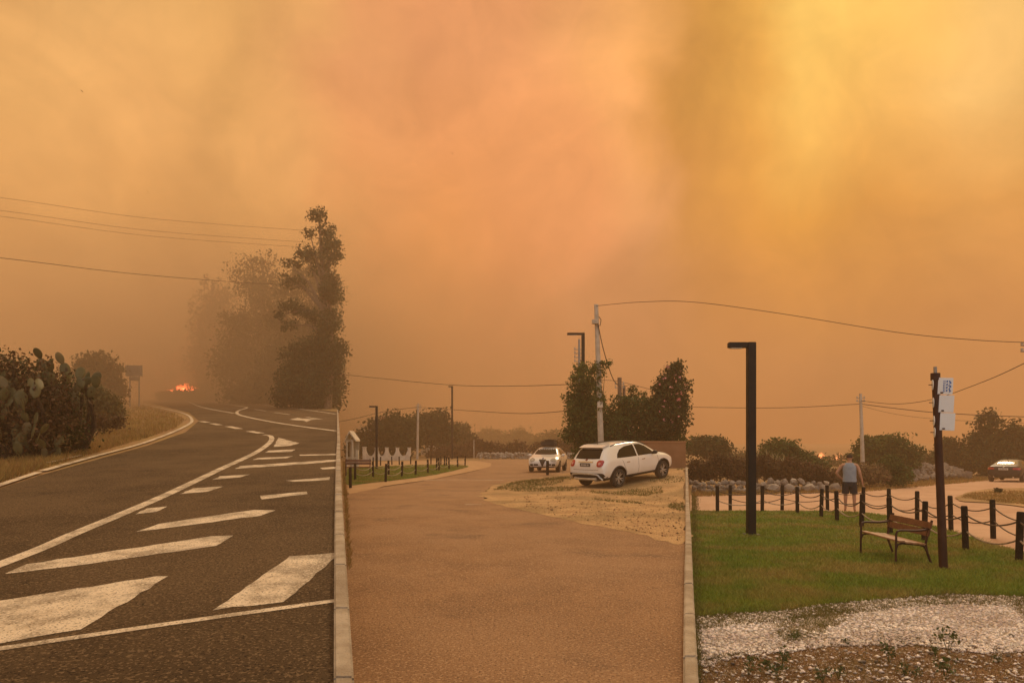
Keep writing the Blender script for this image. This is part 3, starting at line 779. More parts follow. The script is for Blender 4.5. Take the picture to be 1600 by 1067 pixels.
def lamp_post(label, base, top_z, arm_px_dir, w, arm, group=None, rz=0.0, lean=0.0):
    h = top_z - base.z
    o = empty('street_lamp', base, rz, label, 'street lamp', group)
    MB().box((0, 0, h / 2 - .1), (w, w, h + .2)).build('post', M_black, o, bevel=w * .06)
    t = w * .66
    a = MB().box((arm_px_dir * (w / 2 + arm / 2), 0, h - t / 2 - .002), (arm - .004, w * .9, t)).build('arm', M_black, o, bevel=w * .05)
    MB().box((arm_px_dir * (w / 2 + arm * .6), 0, h - t - .012), (arm * .6, w * .6, .018)).build('lamp_glass', mat('lamp_lens', (.5, .47, .42), .3), a)
    MB().box((0, 0, .015), (w * 1.9, w * 1.9, .03)).build('base_plate', M_black, o, bevel=.004)
    return o
b = GP(1173.5, 836, VR); lamp_post('black square street lamp with a flat arm standing on the lawn', b, ray(0, 535, b.y).z, -1, .165, .39)
b = GP(588.5, 733, VC); lamp_post('short dark street lamp with a flat arm on the lawn strip by the bollards', b, ray(0, 634, b.y).z, -1, .14, .40)
b = GP(706.5, 716.5, VC); lamp_post('tall thin street lamp beyond the bollards', b, ray(0, 603, b.y).z, -1, .20, .32)
b = Vector((ray(911, 600, 37).x, 37, gz(ray(911, 600, 37).x, 37))); lamp_post('dark street lamp rising out of the ivy column', b, ray(0, 520, 37).z, -1, .17, .75)

def bollard_mesh(hh, r):
    return MB().lathe([(r, -.15), (r, hh - .04), (r * .97, hh - .015), (r * .82, hh)], 10).mesh('bollard', M_wood_d, True)
BOL = bollard_mesh(.77, .052)
def bollards(lst, V, label, group, hh=None):
    out = []
    for (px, py) in lst:
        p = GP(px, py, V)
        o = link('bollard', BOL, None, p, (random.uniform(-.03, .03), random.uniform(-.03, .03), random.uniform(0, 6)))
        if hh: o.scale = (hh[0], hh[0], hh[1])
        tag(o, label, 'bollard', group)
        out.append(p)
    return out
def ropes(pts, heights, sag, rad, m, label, group, nm='barrier_rope', skip=()):
    for i in range(len(pts) - 1):
        if i in skip: continue
        for h_ in heights:
            a = pts[i] + Vector((0, 0, h_)); c = pts[i + 1] + Vector((0, 0, h_))
            L_ = (c - a).length
            s_ = sag * min(1.0, L_ / 2.0) * random.uniform(.85, 1.2)
            path = [a.lerp(c, t / 10) - Vector((0, 0, s_ * 4 * (t / 10) * (1 - t / 10))) for t in range(11)]
            o = MB().tube(path, rad, 6).build(nm, m, smooth=True)
            tag(o, label, 'rope', group)
random.seed(8)
far = bollards([(1070.5, 797), (1141, 797), (1222, 796.7), (1293, 797.3), (1349, 803), (1389, 808), (1433, 815), (1486, 829), (1552, 841), (1640, 862)][1:], VR, 'dark wooden bollard in the roadside row of the lawn fence', 'roadside bollards of the lawn')
near = bollards([(1121, 799.5), (1191, 799), (1246, 802), (1283, 808), (1308, 814.4), (1346, 824), (1391, 834), (1444, 845.5), (1509, 860), (1592, 877), (1700, 905)][0:], VR, 'dark wooden bollard in the lawn-side row of the lawn fence', 'lawn-side bollards of the lawn')
ropes(far, (.62, .36), .17, .013, M_roped, 'dark slack rope between bollards of the roadside row', 'ropes of the roadside row')
ropes(near, (.62,), .20, .014, M_roped, 'dark upper rope between bollards of the lawn-side row', 'upper ropes of the lawn-side row')
ropes(near, (.34,), .22, .015, M_rope, 'pale lower rope between bollards of the lawn-side row', 'lower ropes of the lawn-side row')
random.seed(9)
cb1 = bollards([(547.5, 762), (602.5, 752.5), (628, 745.4), (649.4, 742.7), (668.5, 739.5), (686, 735.5), (701.7, 733), (715, 730), (726.6, 728)], VC, 'dark wooden bollard along the reddish road', 'bollards along the reddish road', (1.05, 1.0))
cb2 = bollards([(555, 750.5), (583, 746), (607.5, 742.7), (682, 735), (694.5, 728.5)], VC, 'dark wooden bollard in the middle of the lawn strip', 'bollards in the middle of the lawn strip', (1.05, 1.0))
cb3 = bollards([(583, 728), (594.5, 727), (612.4, 726), (624, 726), (641.7, 725), (673.4, 725), (688.8, 727), (697.5, 727.5)], VC, 'dark wooden bollard at the back of the lawn strip', 'bollards at the back of the lawn strip', (1.0, .85))
ropes(cb1, (.60, .32), .15, .015, M_rope, 'pale rope between bollards along the reddish road', 'ropes along the reddish road', skip=(0,))
ropes(cb2[:3], (.60, .32), .18, .015, M_rope, 'pale rope between bollards in the lawn strip', 'ropes in the lawn strip')
p = GP(855.5, 742, VC); o = MB().box((0, 0, .30), (.15, .12, .9)).build('roadside_post', M_wood_d, bevel=.012, loc=p); tag(o, 'short square wooden post in front of the white hatchback', 'post')

# bench
def bench(loc, yaw, sc, label, half=.70):
    o = empty('park_bench', loc, yaw, label, 'bench'); o.scale = (sc, sc, sc)
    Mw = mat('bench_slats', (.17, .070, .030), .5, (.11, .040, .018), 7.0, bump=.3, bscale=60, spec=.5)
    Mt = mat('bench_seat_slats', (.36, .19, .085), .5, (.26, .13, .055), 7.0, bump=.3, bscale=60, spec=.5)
    for i in range(4):
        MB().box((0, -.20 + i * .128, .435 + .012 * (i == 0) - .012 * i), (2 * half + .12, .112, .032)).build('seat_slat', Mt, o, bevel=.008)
    Mr = Matrix.Rotation(R(-14), 3, 'X')
    for z_, y_ in ((.605, .305), (.745, .342)):
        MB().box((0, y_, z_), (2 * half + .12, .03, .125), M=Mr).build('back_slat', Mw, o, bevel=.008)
    for s in (-1, 1):
        x = s * half
        MB().tube([(x, -.29, -.06), (x, -.285, .3), (x, -.28, .58), (x, -.26, .635), (x, -.2, .65), (x, .1, .645), (x, .26, .66), (x, .30, .70)], .021, 8).build('armrest', M_rust, o, smooth=True)
        MB().tube([(x, .40, -.06), (x, .30, .22), (x, .265, .40), (x, .31, .62), (x, .385, .84)], .023, 8).build('back_leg', M_rust, o, smooth=True)
        MB().tube([(x, -.285, .30), (x, -.25, .385), (x, -.17, .41), (x, .15, .385), (x, .24, .35), (x, .29, .25)], .02, 8).build('seat_bracket', M_rust, o, smooth=True)
    return o
bx_, by_ = 6.02, 11.15
bench(Vector((bx_, by_, gz(bx_, by_))), -1.595, .80, 'brown slatted park bench with curved armrests on the lawn')
bx_, by_ = G(549, 745, VC)
bench(Vector((bx_, by_ + 1.5, gz(bx_, by_))), .2, 1.0, 'small dark park bench by the white porch', .6)

# sign pole
b = GP(1475, 890, VR)
top = ray(1461.5, 583, b.y) - b
sp_ = empty('sign_post', b, 0, 'leaning brown steel post carrying white plates and discs on the lawn', 'sign post')
MB().tube([(0, 0, -.2), top * .5, top], [.058, .054, .050], 12).build('post', M_rust, sp_, smooth=True)
MB().tube([top, top + Vector((-.003, 0, .09))], .024, 10).build('top_pipe', M_greyst, sp_, smooth=True)
MB().tube([top + Vector((0, 0, -.10)), top], .062, 12).build('collar', M_rust, sp_, smooth=True)
def along(py):
    t = ((ray(0, py, b.y) - b).z) / top.z
    return Vector((top.x * t, 0, top.z * t))
Rp = Matrix.Rotation(R(-22), 3, 'Z') @ Matrix.Rotation(R(3), 3, 'Y')
for i, (y0, y1, cx) in enumerate(((591, 616.5, 1471.5), (618, 644.5, 1473), (645.5, 672.5, 1474.5))):
    c = along((y0 + y1) / 2); c.x = ray(cx, 0, b.y).x - b.x; c.y = -.085
    hh = (y1 - y0) * b.y / F
    pl = MB().box(c, (.185, .006, hh), M=Rp).build('sign_plate', M_sign, sp_, bevel=.002)
    MB().box(c + Vector((-.045, .045, -hh * .40)), (.03, .08, .02)).build('bracket', M_rust, sp_)
    if i == 0:
        pl['label'] = 'white plate with blue slanted lettering'
        mk = MB()
        for k, (dx_, w_, n_) in enumerate(((-.022, .010, 7), (-.006, .006, 6), (.018, .016, 4), (.052, .026, 3))):
            for j in range(n_):
                zz = hh * (.36 - .74 * (j + .5) / n_) + dx_ * .12
                if k == 3:
                    mk.box(c + Rp @ Vector((dx_, -.0050, zz)), (.034, .003, hh * .74 / n_ * .30), M=Rp @ Matrix.Rotation(R(62 if j != 1 else 20), 3, 'Y'))
                    mk.box(c + Rp @ Vector((dx_ + .006, -.0052, zz - .022)), (.030, .003, .012), M=Rp @ Matrix.Rotation(R(-40), 3, 'Y'))
                else:
                    mk.box(c + Rp @ Vector((dx_, -.0050, zz)), (w_, .003, hh * .74 / n_ * .66), M=Rp @ Matrix.Rotation(R(12), 3, 'Y'))
        mk.build('lettering', M_blue, pl)['kind'] = 'stuff'
Rd = Matrix.Rotation(R(68), 3, 'Z')
for py, px in ((602, 1451.5), (629.5, 1452.5), (657.5, 1453.5), (675.5, 1454.5)):
    c = along(py); c.x = ray(px, 0, b.y).x - b.x; c.y = -.085
    d = MB().lathe([(.070, -.004), (.072, 0), (.070, .004)], 24, axis='Y')
    d.v = [tuple(Rd @ Vector(v) + c) for v in d.v]
    dd = d.build('sign_disc', M_sign, sp_, smooth=True)
    st = MB().tube([c, c + Vector((-.055, .0, 0))], .007, 6).build('stud', M_rust, dd)

# utility poles
def pole(name, label, base, top, r0, r1, m, group=None):
    o = empty(name, base, 0, label, 'utility pole', group)
    MB().tube([Vector((0, 0, -.3)), (top - base) * .5, top - base], [r0, (r0 + r1) / 2, r1], 12).build('shaft', m, o, smooth=True)
    return o
def ins(o, p, n=3, r=.05):
    for k in range(n):
        q = Vector(p) + Vector((0, 0, -.22 * k))
        MB().tube([q + Vector((-.28, 0, 0)), q + Vector((.28, 0, 0))], .025, 6).build('crossarm', M_greyst, o)
        for s in (-1, 1):
            MB().lathe([(.02, 0), (r, .02), (r * .6, .06), (r, .09), (r * .5, .13)], 8, c=(q.x + s * .24, q.y, q.z)).build('insulator', M_conc, o, smooth=True)
pb_ = Vector((ray(941, 0, 33.6).x, 33.6, gz(ray(941, 0, 33.6).x, 33.6)))
up = pole('utility_pole', 'tall pale concrete pole leaning beside the ivy column', pb_, ray(931.5, 476, 33.6), .155, .10, M_conc)
q = ray(932.5, 503, 33.4) - pb_
MB().lathe([(.02, -.1), (.17, -.09), (.17, .09), (.02, .1)], 12, c=(q.x - .07, q.y - .02, q.z)).build('cable_coil', M_conc, up, smooth=True)
MB().tube([q + Vector((.1, 0, .25)), q + Vector((.2, 0, .1)), q + Vector((.17, 0, -.15)), q + Vector((.05, 0, -.2))], .02, 6).build('cable_loop', M_wire, up, smooth=True)
q = ray(937.5, 632, 33.38) - pb_; MB().box(q, (.26, .16, .30)).build('junction_box', M_white, up, bevel=.02)
pb2 = Vector((ray(905, 0, 39).x, 39, gz(ray(905, 0, 39).x, 39)))
up2 = pole('utility_pole', 'thin grey pole with stacked insulators behind the ivy column', pb2, ray(905, 530, 39), .10, .06, M_greyst); ins(up2, ray(905, 546, 39) - pb2, 4, .05)
pb3 = Vector((ray(970, 0, 41).x, 41, gz(ray(970, 0, 41).x, 41)))
up3 = pole('old_pole', 'weathered wooden pole standing up behind the hedge', pb3, ray(968, 590, 41), .15, .12, M_barkp); ins(up3, ray(968, 600, 41) - pb3, 2, .04)
pb3 = Vector((ray(976, 0, 41.2).x, 41.2, gz(ray(976, 0, 41.2).x, 41.2)))
pole('old_pole', 'short weathered wooden stump pole behind the hedge', pb3, ray(975, 602, 41.2), .11, .09, M_barkp)
pb4 = Vector((ray(652, 0, 76).x, 76, gz(ray(652, 0, 76).x, 76)))
up4 = pole('utility_pole', 'pale utility pole rising out of the garden trees', pb4, ray(653.5, 630, 76), .14, .10, M_conc); ins(up4, ray(653.5, 634, 76) - pb4, 3, .07)
pb5 = Vector((ray(1349, 0, 47).x, 47, gz(ray(1349, 0, 47).x, 47)))
up5 = pole('utility_pole', 'white utility pole in front of the domed green tree', pb5, ray(1344.5, 615, 47), .15, .09, M_conc); ins(up5, ray(1344.8, 622, 47) - pb5, 2, .06)
pb6 = Vector((ray(1610, 0, 26).x, 26, gz(ray(1610, 0, 26).x, 26)))
up6 = pole('utility_pole', 'pale utility pole where the dusty road leaves, carrying the drooping wires', pb6, ray(1609, 525, 26), .13, .09, M_conc); ins(up6, ray(1607, 540, 26) - pb6, 2, .06)
pb7 = GP(1514, 738, VR); MBp = MB().tube([pb7, ray(1512.5, 688, pb7.y)], .055, 8).build('marker_pole', M_greyst, smooth=True); tag(MBp, 'thin grey pole at the end of the rubble heap', 'pole')
pb8 = GP(740.5, 715.5, VC); MBp = MB().tube([pb8, ray(740.5, 687, pb8.y)], .06, 8).build('marker_pole', M_conc, smooth=True); tag(MBp, 'thin pale pole beyond the bollards by the scrub', 'pole')

# overhead wires
def wire(label, pts, rad=.014, group=None, n=8):
    p = catmull([tuple(ray(*q)) for q in pts], n)
    o = MB().tube(p, rad, 5).build('overhead_wire', M_wire, smooth=True)
    tag(o, label, 'wire', group)
wire('lowest overhead wire running into the eucalyptus trees', [(-300, 372, 40), (0, 403, 48), (200, 427, 58), (370, 441, 68), (430, 444, 72)], .022)
for k, (a, c) in enumerate(((309, 362), (329, 380), (338, 388))):
    wire('faint high overhead wire in the smoke above the climbing road', [(-300, a - 34, 70), (0, a, 80), (235, (a + c) / 2 + 6, 88), (500, c, 98)], .022, 'faint high wires')
wire('long overhead wire crossing above the bollards to the ivy column', [(470, 577, 62), (545, 586, 60), (700, 601, 54), (800, 603, 48), (904, 600, 39)], .02)
wire('overhead wire rising to the pale pole in the garden trees', [(470, 668, 66), (545, 656, 70), (600, 643, 74), (653, 636, 76)], .028)
wire('overhead wire from the garden pole towards the ivy column', [(653, 636, 76), (740, 642, 62), (820, 646, 50), (905, 640, 39)], .022)
wire('cable running down from the leaning concrete pole', [(934, 505, 33.4), (944, 550, 34), (958, 592, 37), (969, 604, 41)], .022)
wire('thin wire sagging over the hedge stems', [(906, 560, 39), (925, 590, 39), (968, 596, 41), (1030, 612, 42)], .014)
wire('high overhead wire sweeping down across the lawn to the roadside pole', [(931.5, 478, 33.5), (1000, 472, 32), (1083, 472, 30), (1220, 490, 28.5), (1400, 519, 27), (1520, 531, 25.3), (1604, 535, 26)], .0125)
wire('overhead wire from the bramble bank to the white utility pole', [(1040, 634, 58), (1083, 636, 56), (1220, 637, 51), (1345, 631, 47)], .020)
wire('overhead wire rising from the white pole to the roadside pole', [(1345, 626, 47), (1400, 631, 42), (1460, 623, 37), (1540, 595, 31), (1604, 566, 26)], .017)
wire('thick overhead cable from the white pole past the sign plates', [(1345, 631, 47), (1400, 638, 46), (1470, 645, 45), (1600, 651, 43), (1700, 650, 42)], .024)
wire('thin overhead wire below the thick cable', [(1345, 634, 47), (1400, 647, 46), (1470, 655, 45), (1600, 661, 43), (1700, 662, 42)], .010)

# road sign in the smoke
b = GP(211, 634.5, VL)
o = empty('road_sign', b, 0, 'grey direction sign on two posts fading in the smoke', 'road sign')
MBs = mat('sign_back', (.22, .20, .16), .6, (.17, .15, .12), 2.0)
for px in (203, 217.5):
    q = ray(px, 0, b.y); MB().tube([Vector((q.x - b.x, 0, -.3)), Vector((q.x - b.x, 0, ray(0, 574, b.y).z - b.z))], .09, 8).build('post', M_greyst, o)
z0, z1, z2 = (ray(0, v, b.y).z - b.z for v in (588, 571, 595))
x0, x1 = (ray(v, 0, b.y).x - b.x for v in (197, 223.5))
MB().box(((x0 + x1) / 2, -.13, (z0 + z1) / 2), (x1 - x0, .06, z1 - z0)).build('sign_plate', MBs, o, bevel=.02)
x0, x1 = (ray(v, 0, b.y).x - b.x for v in (203, 219))
MB().box(((x0 + x1) / 2, -.13, (z0 + z2) / 2 - .02), (x1 - x0, .06, z0 - z2 - .06)).build('sign_plate', MBs, o, bevel=.02)

# flames
def flame_mat(i, c, strength, sc):
    m = bpy.data.materials.new('flame' + str(i)); m.use_nodes = True
    t = m.node_tree; t.nodes.clear()
    tcn = t.nodes.new('ShaderNodeTexCoord')
    ln = t.nodes.new('ShaderNodeVectorMath'); ln.operation = 'LENGTH'; t.links.new(tcn.outputs['Object'], ln.inputs[0])
    mp = t.nodes.new('ShaderNodeMapping'); mp.inputs['Scale'].default_value = sc; mp.inputs['Location'].default_value = (i * 3.7, i, 0); t.links.new(tcn.outputs['Object'], mp.inputs[0])
    nz = t.nodes.new('ShaderNodeTexNoise'); nz.inputs['Scale'].default_value = 1.0; nz.inputs['Detail'].default_value = 3; nz.inputs['Distortion'].default_value = .6; t.links.new(mp.outputs[0], nz.inputs[0])
    a1 = t.nodes.new('ShaderNodeMath'); a1.operation = 'MULTIPLY_ADD'; t.links.new(nz.outputs[0], a1.inputs[0]); a1.inputs[1].default_value = 2.2; a1.inputs[2].default_value = -.75
    a2 = t.nodes.new('ShaderNodeMath'); a2.operation = 'SUBTRACT'; t.links.new(a1.outputs[0], a2.inputs[0]); t.links.new(ln.outputs['Value'], a2.inputs[1])
    mr = t.nodes.new('ShaderNodeMapRange'); mr.interpolation_type = 'SMOOTHSTEP'; mr.inputs[1].default_value = -.45; mr.inputs[2].default_value = .35; mr.inputs[3].default_value = 0; mr.inputs[4].default_value = strength
    t.links.new(a2.outputs[0], mr.inputs[0])
    em = t.nodes.new('ShaderNodeEmission'); em.inputs[0].default_value = (*c, 1); t.links.new(mr.outputs[0], em.inputs[1])
    o = t.nodes.new('ShaderNodeOutputMaterial'); t.links.new(em.outputs[0], o.inputs['Volume'])
    return m
def flame(label, px, py, wpx, hpx, Y, i, strength, c, sc=(6, 2, 1.3)):
    k = Y / F
    base = Vector((ray(px, 0, Y).x, Y, 0)); base.z = max(gz(base.x, Y), ray(px, py, Y).z)
    bm = bmesh.new(); bmesh.ops.create_icosphere(bm, subdivisions=3, radius=1)
    me = bpy.data.meshes.new('flames'); bm.to_mesh(me); bm.free(); me.materials.append(flame_mat(i, c, strength, sc))
    o = link('flames', me, None, base, None, (wpx * k / 2, 1.6, hpx * k)); o['kind'] = 'stuff'
    tag(o, label, 'fire')
flame('bright red flames across the far end of the climbing road', 291, 611, 48, 13, 150, 1, 24.0, (1.0, .13, .04))
flame('low flames spreading left along the road end', 266, 614, 30, 7, 150, 2, 14.0, (1.0, .15, .045))
flame('small orange flame on the skyline above the green bush', 1254, 716, 14, 12, 97, 3, 3.0, (1, .25, .08), (2.5, 1, 1.4))
flame('small orange flames on the skyline left of the standing man', 1283, 717, 20, 11, 97, 4, 3.2, (1, .25, .08), (3.5, 1, 1.4))
flame('faint orange flames on the skyline behind the standing man', 1310, 716, 18, 10, 97, 5, 2.0, (1, .28, .10), (3, 1, 1.4))

# ------------------------------------------------------------------ stones
M_stone = mat('field_stone', (.24, .20, .165), .95, (.15, .12, .095), 3.0, c3=(.34, .29, .24), n3scale=2.0, bump=1, bscale=14)
M_stone2 = mat('pale_stone', (.42, .37, .31), .95, (.28, .235, .19), 3.0, bump=1, bscale=14)
def stone_mesh(seed, m):
    g = random.Random(seed)
    bm = bmesh.new(); bmesh.ops.create_icosphere(bm, subdivisions=1, radius=.5)
    for v in bm.verts:
        v.co = Vector((v.co.x * g.uniform(.7, 1.25), v.co.y * g.uniform(.7, 1.25), v.co.z * g.uniform(.65, 1.15)))
        v.co.z = min(v.co.z, .36 + g.uniform(-.05, .05)); v.co.x = max(-.45, min(.45, v.co.x))
    me = bpy.data.meshes.new('stone'); bm.to_mesh(me); bm.free(); me.materials.append(m); return me
STN = [stone_mesh(i, M_stone if i % 3 else M_stone2) for i in range(9)]
rs = random.Random(12)
wb = GP(1190, 769, VR)
sw = empty('dry_stone_wall', wb, 0, 'long dry stone wall of grey rocks along the dusty road', 'stone wall')
nst = 0
x = 1083.0
while x < 1318:
    rows = 3 if x < 1180 else 2
    big = x > 1185
    for r_ in range(rows):
        s_px = rs.uniform(8, 13) if not big else rs.uniform(10, 24) * (1 if r_ == 0 else .8)
        if x > 1300 and r_: continue
        p = GP(x + rs.uniform(-3, 3), 771 - (x - 1083) * .012 - rs.uniform(0, 1.5), VR)
        sz = s_px * p.y / F
        zz = p.z + sz * .3 + r_ * (.17 if not big else .30)
        link('stone', STN[rs.randrange(9)], sw, Vector((p.x, p.y + r_ * .12, zz)) - wb, (rs.uniform(0, 6), rs.uniform(-.3, .3), rs.uniform(0, 6)), (sz, sz * .9, sz * rs.uniform(.65, .95))); nst += 1
    x += 6.0 if x < 1180 else 9.0
# rubble heap
rb = GP(1460, 750, VR)
rh = empty('rubble_heap', rb, 0, 'long heap of grey rubble stones behind the sign post', 'rubble heap')
for k in range(230):
    t = rs.random(); px = 1412 + 104 * t
    top_ = 724 + 10 * (t - .35) ** 2 * 4 + (12 * max(0, t - .8) / .2)
    bot = 752 - 12 * t
    f_ = rs.random()
    Y = 44 + 7 * (1 - f_) + 8 * t
    py = bot + (top_ - bot) * (1 - f_) * 1.0
    c = ray(px, py, Y); gzz = gz(c.x, c.y)
    sz = rs.uniform(.2, .5) * (1.5 if rs.random() < .12 else 1)
    link('stone', STN[rs.choice((1, 2, 4, 5, 7, 8))], rh, c - rb, (rs.uniform(0, 6), rs.uniform(0, 6), rs.uniform(0, 6)), (sz, sz, sz * .75))
hp = [G(1408, 753, VR)]
core = MB()
cs = []
for t in range(9):
    tt = t / 8; px = 1410 + 108 * tt
    a = Vector((*G(px, 753 - 13 * tt, VR), 0)); Y1 = 51 + 8 * tt
    top_ = 726 + 10 * (tt - .35) ** 2 * 4 + (12 * max(0, tt - .8) / .2)
    c = ray(px, top_ + 2, Y1); d_ = ray(px, 745, Y1 + 6)
    cs += [(a.x, a.y, gz(a.x, a.y) - .1), tuple(c), (d_.x, d_.y, gz(d_.x, d_.y) - .2)]
for t in range(8):
    core.add([], [])
core.add(cs, [(t * 3 + i, t * 3 + i + 1, t * 3 + i + 4, t * 3 + i + 3) for t in range(8) for i in range(2)])
core.v = [tuple(Vector(v) - rb) for v in core.v]
core.build('rubble_core', M_soil, rh)
# far stone wall in the centre: stones too small to pick apart
cwb = GP(790, 716.5, VC); cw = empty('low_stone_wall', cwb, 0, 'low wall of pale stones beyond the central road', 'stone wall')
vs = MB()
for k in range(420):
    px = rs.uniform(745, 905); p = GP(px, 716.5 - .2 * rs.random(), VC)
    s_ = rs.uniform(.18, .42); c = Vector((p.x, p.y + rs.uniform(-.3, .3), p.z + rs.uniform(.0, .62))) - cwb
    m_ = STN[rs.randrange(9)]
    rot = Euler((rs.uniform(0, 6), rs.uniform(0, 6), rs.uniform(0, 6))).to_matrix()
    vs.add([rot @ (v.co * s_) + c for v in m_.vertices], [tuple(p_.vertices) for p_ in m_.polygons])
vs.build('stones', M_stone2, cw)['kind'] = 'stuff'

# ------------------------------------------------------------------ buildings and walls in the centre
Yw = 32.6
def wx(px, Y): return (px - 800) / F * Y
xa, xb_ = wx(975, Yw), wx(1070.5, Yw)
wz = gz(wx(1050, Yw), Yw)
ow = empty('ochre_wall', (0, 0, 0), 0, 'ochre plastered garden wall below the oleander', 'wall')
ow.location = ((xa + xb_) / 2, Yw, wz)
hw = ray(0, 691, Yw).z - wz
MB().box((0, 0, hw / 2 - .3), (xb_ - xa, .28, hw + .6)).build('wall_panel', M_ochre, ow, bevel=.01)
MB().box((0, 0, hw + .03), (xb_ - xa + .06, .36, .06)).build('coping', mat('ochre_coping', (.40, .22, .11), .9, (.33, .17, .08), 2.0), ow, bevel=.01)
xs_ = wx(1064, Yw)
MB().box((xb_ - (xa + xb_) / 2 - .145, 3.2, hw / 2 - .3), (.28, 6.0, hw + .6)).build('return_wall', M_ochre, ow, bevel=.01)
# scalloped white garden wall
gb = GP(604, 718.5, VC)
gw = empty('scalloped_wall', gb, 0, 'white garden wall with tall posts and scalloped panels', 'wall')
k_ = gb.y / F
posts = [569.5, 588.5, 604.5, 621, 639.5]
for i, px in enumerate(posts):
    x = (px - 604) * k_
    wd = .30 if i else .34
    MB().box((x, 0, .58 if i else .62), (wd, wd, 1.3 if i else 1.36)).build('post', M_white, gw, bevel=.02)
    MB().box((x, 0, 1.25 if i else 1.32), (wd * 1.25, wd * 1.25, .06)).build('post_cap', M_white, gw, bevel=.01)
    if i < 4:
        x2 = (posts[i + 1] - 604) * k_
        a, c = x + wd / 2 - .01, x2 - .14
        pts = [(a, -.1), (c, -.1)] + [(c + (a - c) * t / 10, .42 + .62 * abs(2 * t / 10 - 1) ** 2.6) for t in range(11)]
        MB().prism(pts, -.08, .08).build('scalloped_panel', M_white, gw)
# terrace walls
tb = GP(672, 712, VC); tw = empty('terrace', tb, 0, 'pale villa terrace with stepped walls and rail posts', 'terrace')
k_ = 95 / F
tw.location = Vector((wx(672, 95), 95, gz(wx(672, 95), 95)))
def tbox(p0, p1, q0, q1, dy, m, nm, d=.4):
    c0 = ray(p0, q1, 95) - tw.location; c1 = ray(p1, q0, 95) - tw.location
    MB().box(((c0.x + c1.x) / 2, dy, (c0.z + c1.z) / 2), (abs(c1.x - c0.x), d, abs(c1.z - c0.z))).build(nm, m, tw, bevel=.03)
tbox(664, 681, 692, 712, 0, M_white, 'wall_panel'); tbox(677, 681.5, 688, 692, .02, M_white, 'wall_step'); tbox(664, 667, 690, 692, .02, M_white, 'wall_step')
tbox(658, 664, 703, 711, -.25, M_white, 'stair_wall'); tbox(651, 658, 707, 711, -.3, M_white, 'stair_wall')
for px in (683.5, 687.5, 690.5, 693.5): tbox(px - .9, px + .9, 693 + (px % 2), 706, .1, M_white, 'rail_post', .2)
tbox(682, 695, 701, 703, .3, M_white, 'rail', .15); tbox(682, 695, 705, 711, .0, M_white, 'low_wall')
tbox(698, 702, 680, 690, 4, M_white, 'far_wall')
# villa with bell gable
vb = Vector((wx(585, 112), 112, gz(wx(585, 112), 112))); vi = empty('villa', vb, 0, 'white villa with a bell gable rising behind the garden trees', 'house')
def vbox(p0, p1, q0, q1, dy, m, nm, d=6.0):
    c0 = ray(p0, q1, 112) - vb; c1 = ray(p1, q0, 112) - vb
    return MB().box(((c0.x + c1.x) / 2, dy, (c0.z + c1.z) / 2), (abs(c1.x - c0.x), d, abs(c1.z - c0.z))).build(nm, m, vi, bevel=.03)
vbox(562, 586, 669, 700, 3, M_white, 'wall_panel')
for px in range(561, 588, 3): vbox(px - .8, px + .8, 666.5, 669.3, -.05, M_white, 'parapet_block', .5)
vbox(578, 585.5, 659, 669, .3, M_white, 'bell_gable', .6)
c0 = ray(578, 659, 112) - vb; c1 = ray(585.5, 659, 112) - vb; ct = ray(581.7, 654, 112) - vb
MB().prism([(c0.x, c0.z), (c1.x, c1.z), (ct.x + .2, ct.z), (ct.x - .2, ct.z)], .0, .6).build('gable_top', M_white, vi)
vbox(580.6, 582.9, 660.5, 666, -.03, M_dkgl, 'bell_opening', .12)
rfv = [ray(586, 672, 112) - vb, ray(628, 672, 112) - vb, ray(622, 650, 115) - vb, ray(592, 650, 115) - vb]
MB().add([tuple(p) for p in rfv] + [(p.x, p.y + 7, p.z - .4) for p in rfv], [(0, 1, 2, 3), (4, 7, 6, 5), (0, 4, 5, 1), (1, 5, 6, 2), (2, 6, 7, 3), (3, 7, 4, 0)]).build('roof', M_roof, vi)
vbox(587, 627, 672, 702, 4, M_white, 'wing_wall')
c0 = ray(645, 646, 118) - vb; 
# small white porch against the bank
hb0 = GP(551, 732, VC); ph = empty('porch', hb0, 0, 'small white gabled porch with a rail beside the dark bench', 'porch')
k_ = hb0.y / F
def pb(p0, p1, q0, q1, dy, m, nm, d=.1):
    return MB().box((((p0 + p1) / 2 - 551) * k_, dy, (732 - (q0 + q1) / 2) * k_), ((p1 - p0) * k_, d, (q1 - q0) * k_)).build(nm, m, ph, bevel=.008)
pb(541, 556, 690, 731, 1.0, mat('porch_cream', (.50, .42, .32), .9, (.42, .35, .26), 2.0), 'back_wall')  # cream-coloured back wall, deeper in tone than the white posts and rail
pb(549.5, 552, 688, 731, 0, M_white, 'porch_post', .12); pb(541, 543, 688, 731, .02, M_white, 'porch_post', .12)
pb(540.5, 556, 714, 716, .0, M_white, 'rail', .09)
for px in (544.5, 547, 553.6): pb(px - .5, px + .5, 716.2, 731, 0.0, M_white, 'baluster', .05)
pb(556, 559.5, 703, 731, .1, M_white, 'side_post', .2)
MB().prism([((539 - 551) * k_, (732 - 688) * k_), ((546.5 - 551) * k_, (732 - 673) * k_), ((556.5 - 551) * k_, (732 - 687) * k_), ((556.5 - 551) * k_, (732 - 689.5) * k_), ((546.5 - 551) * k_, (732 - 676) * k_), ((539 - 551) * k_, (732 - 690.5) * k_)], -.15, 1.2).build('gable_roof', M_white, ph)
pb(541.2, 551.8, 686, 690, .3, M_white, 'gable_board', .06)

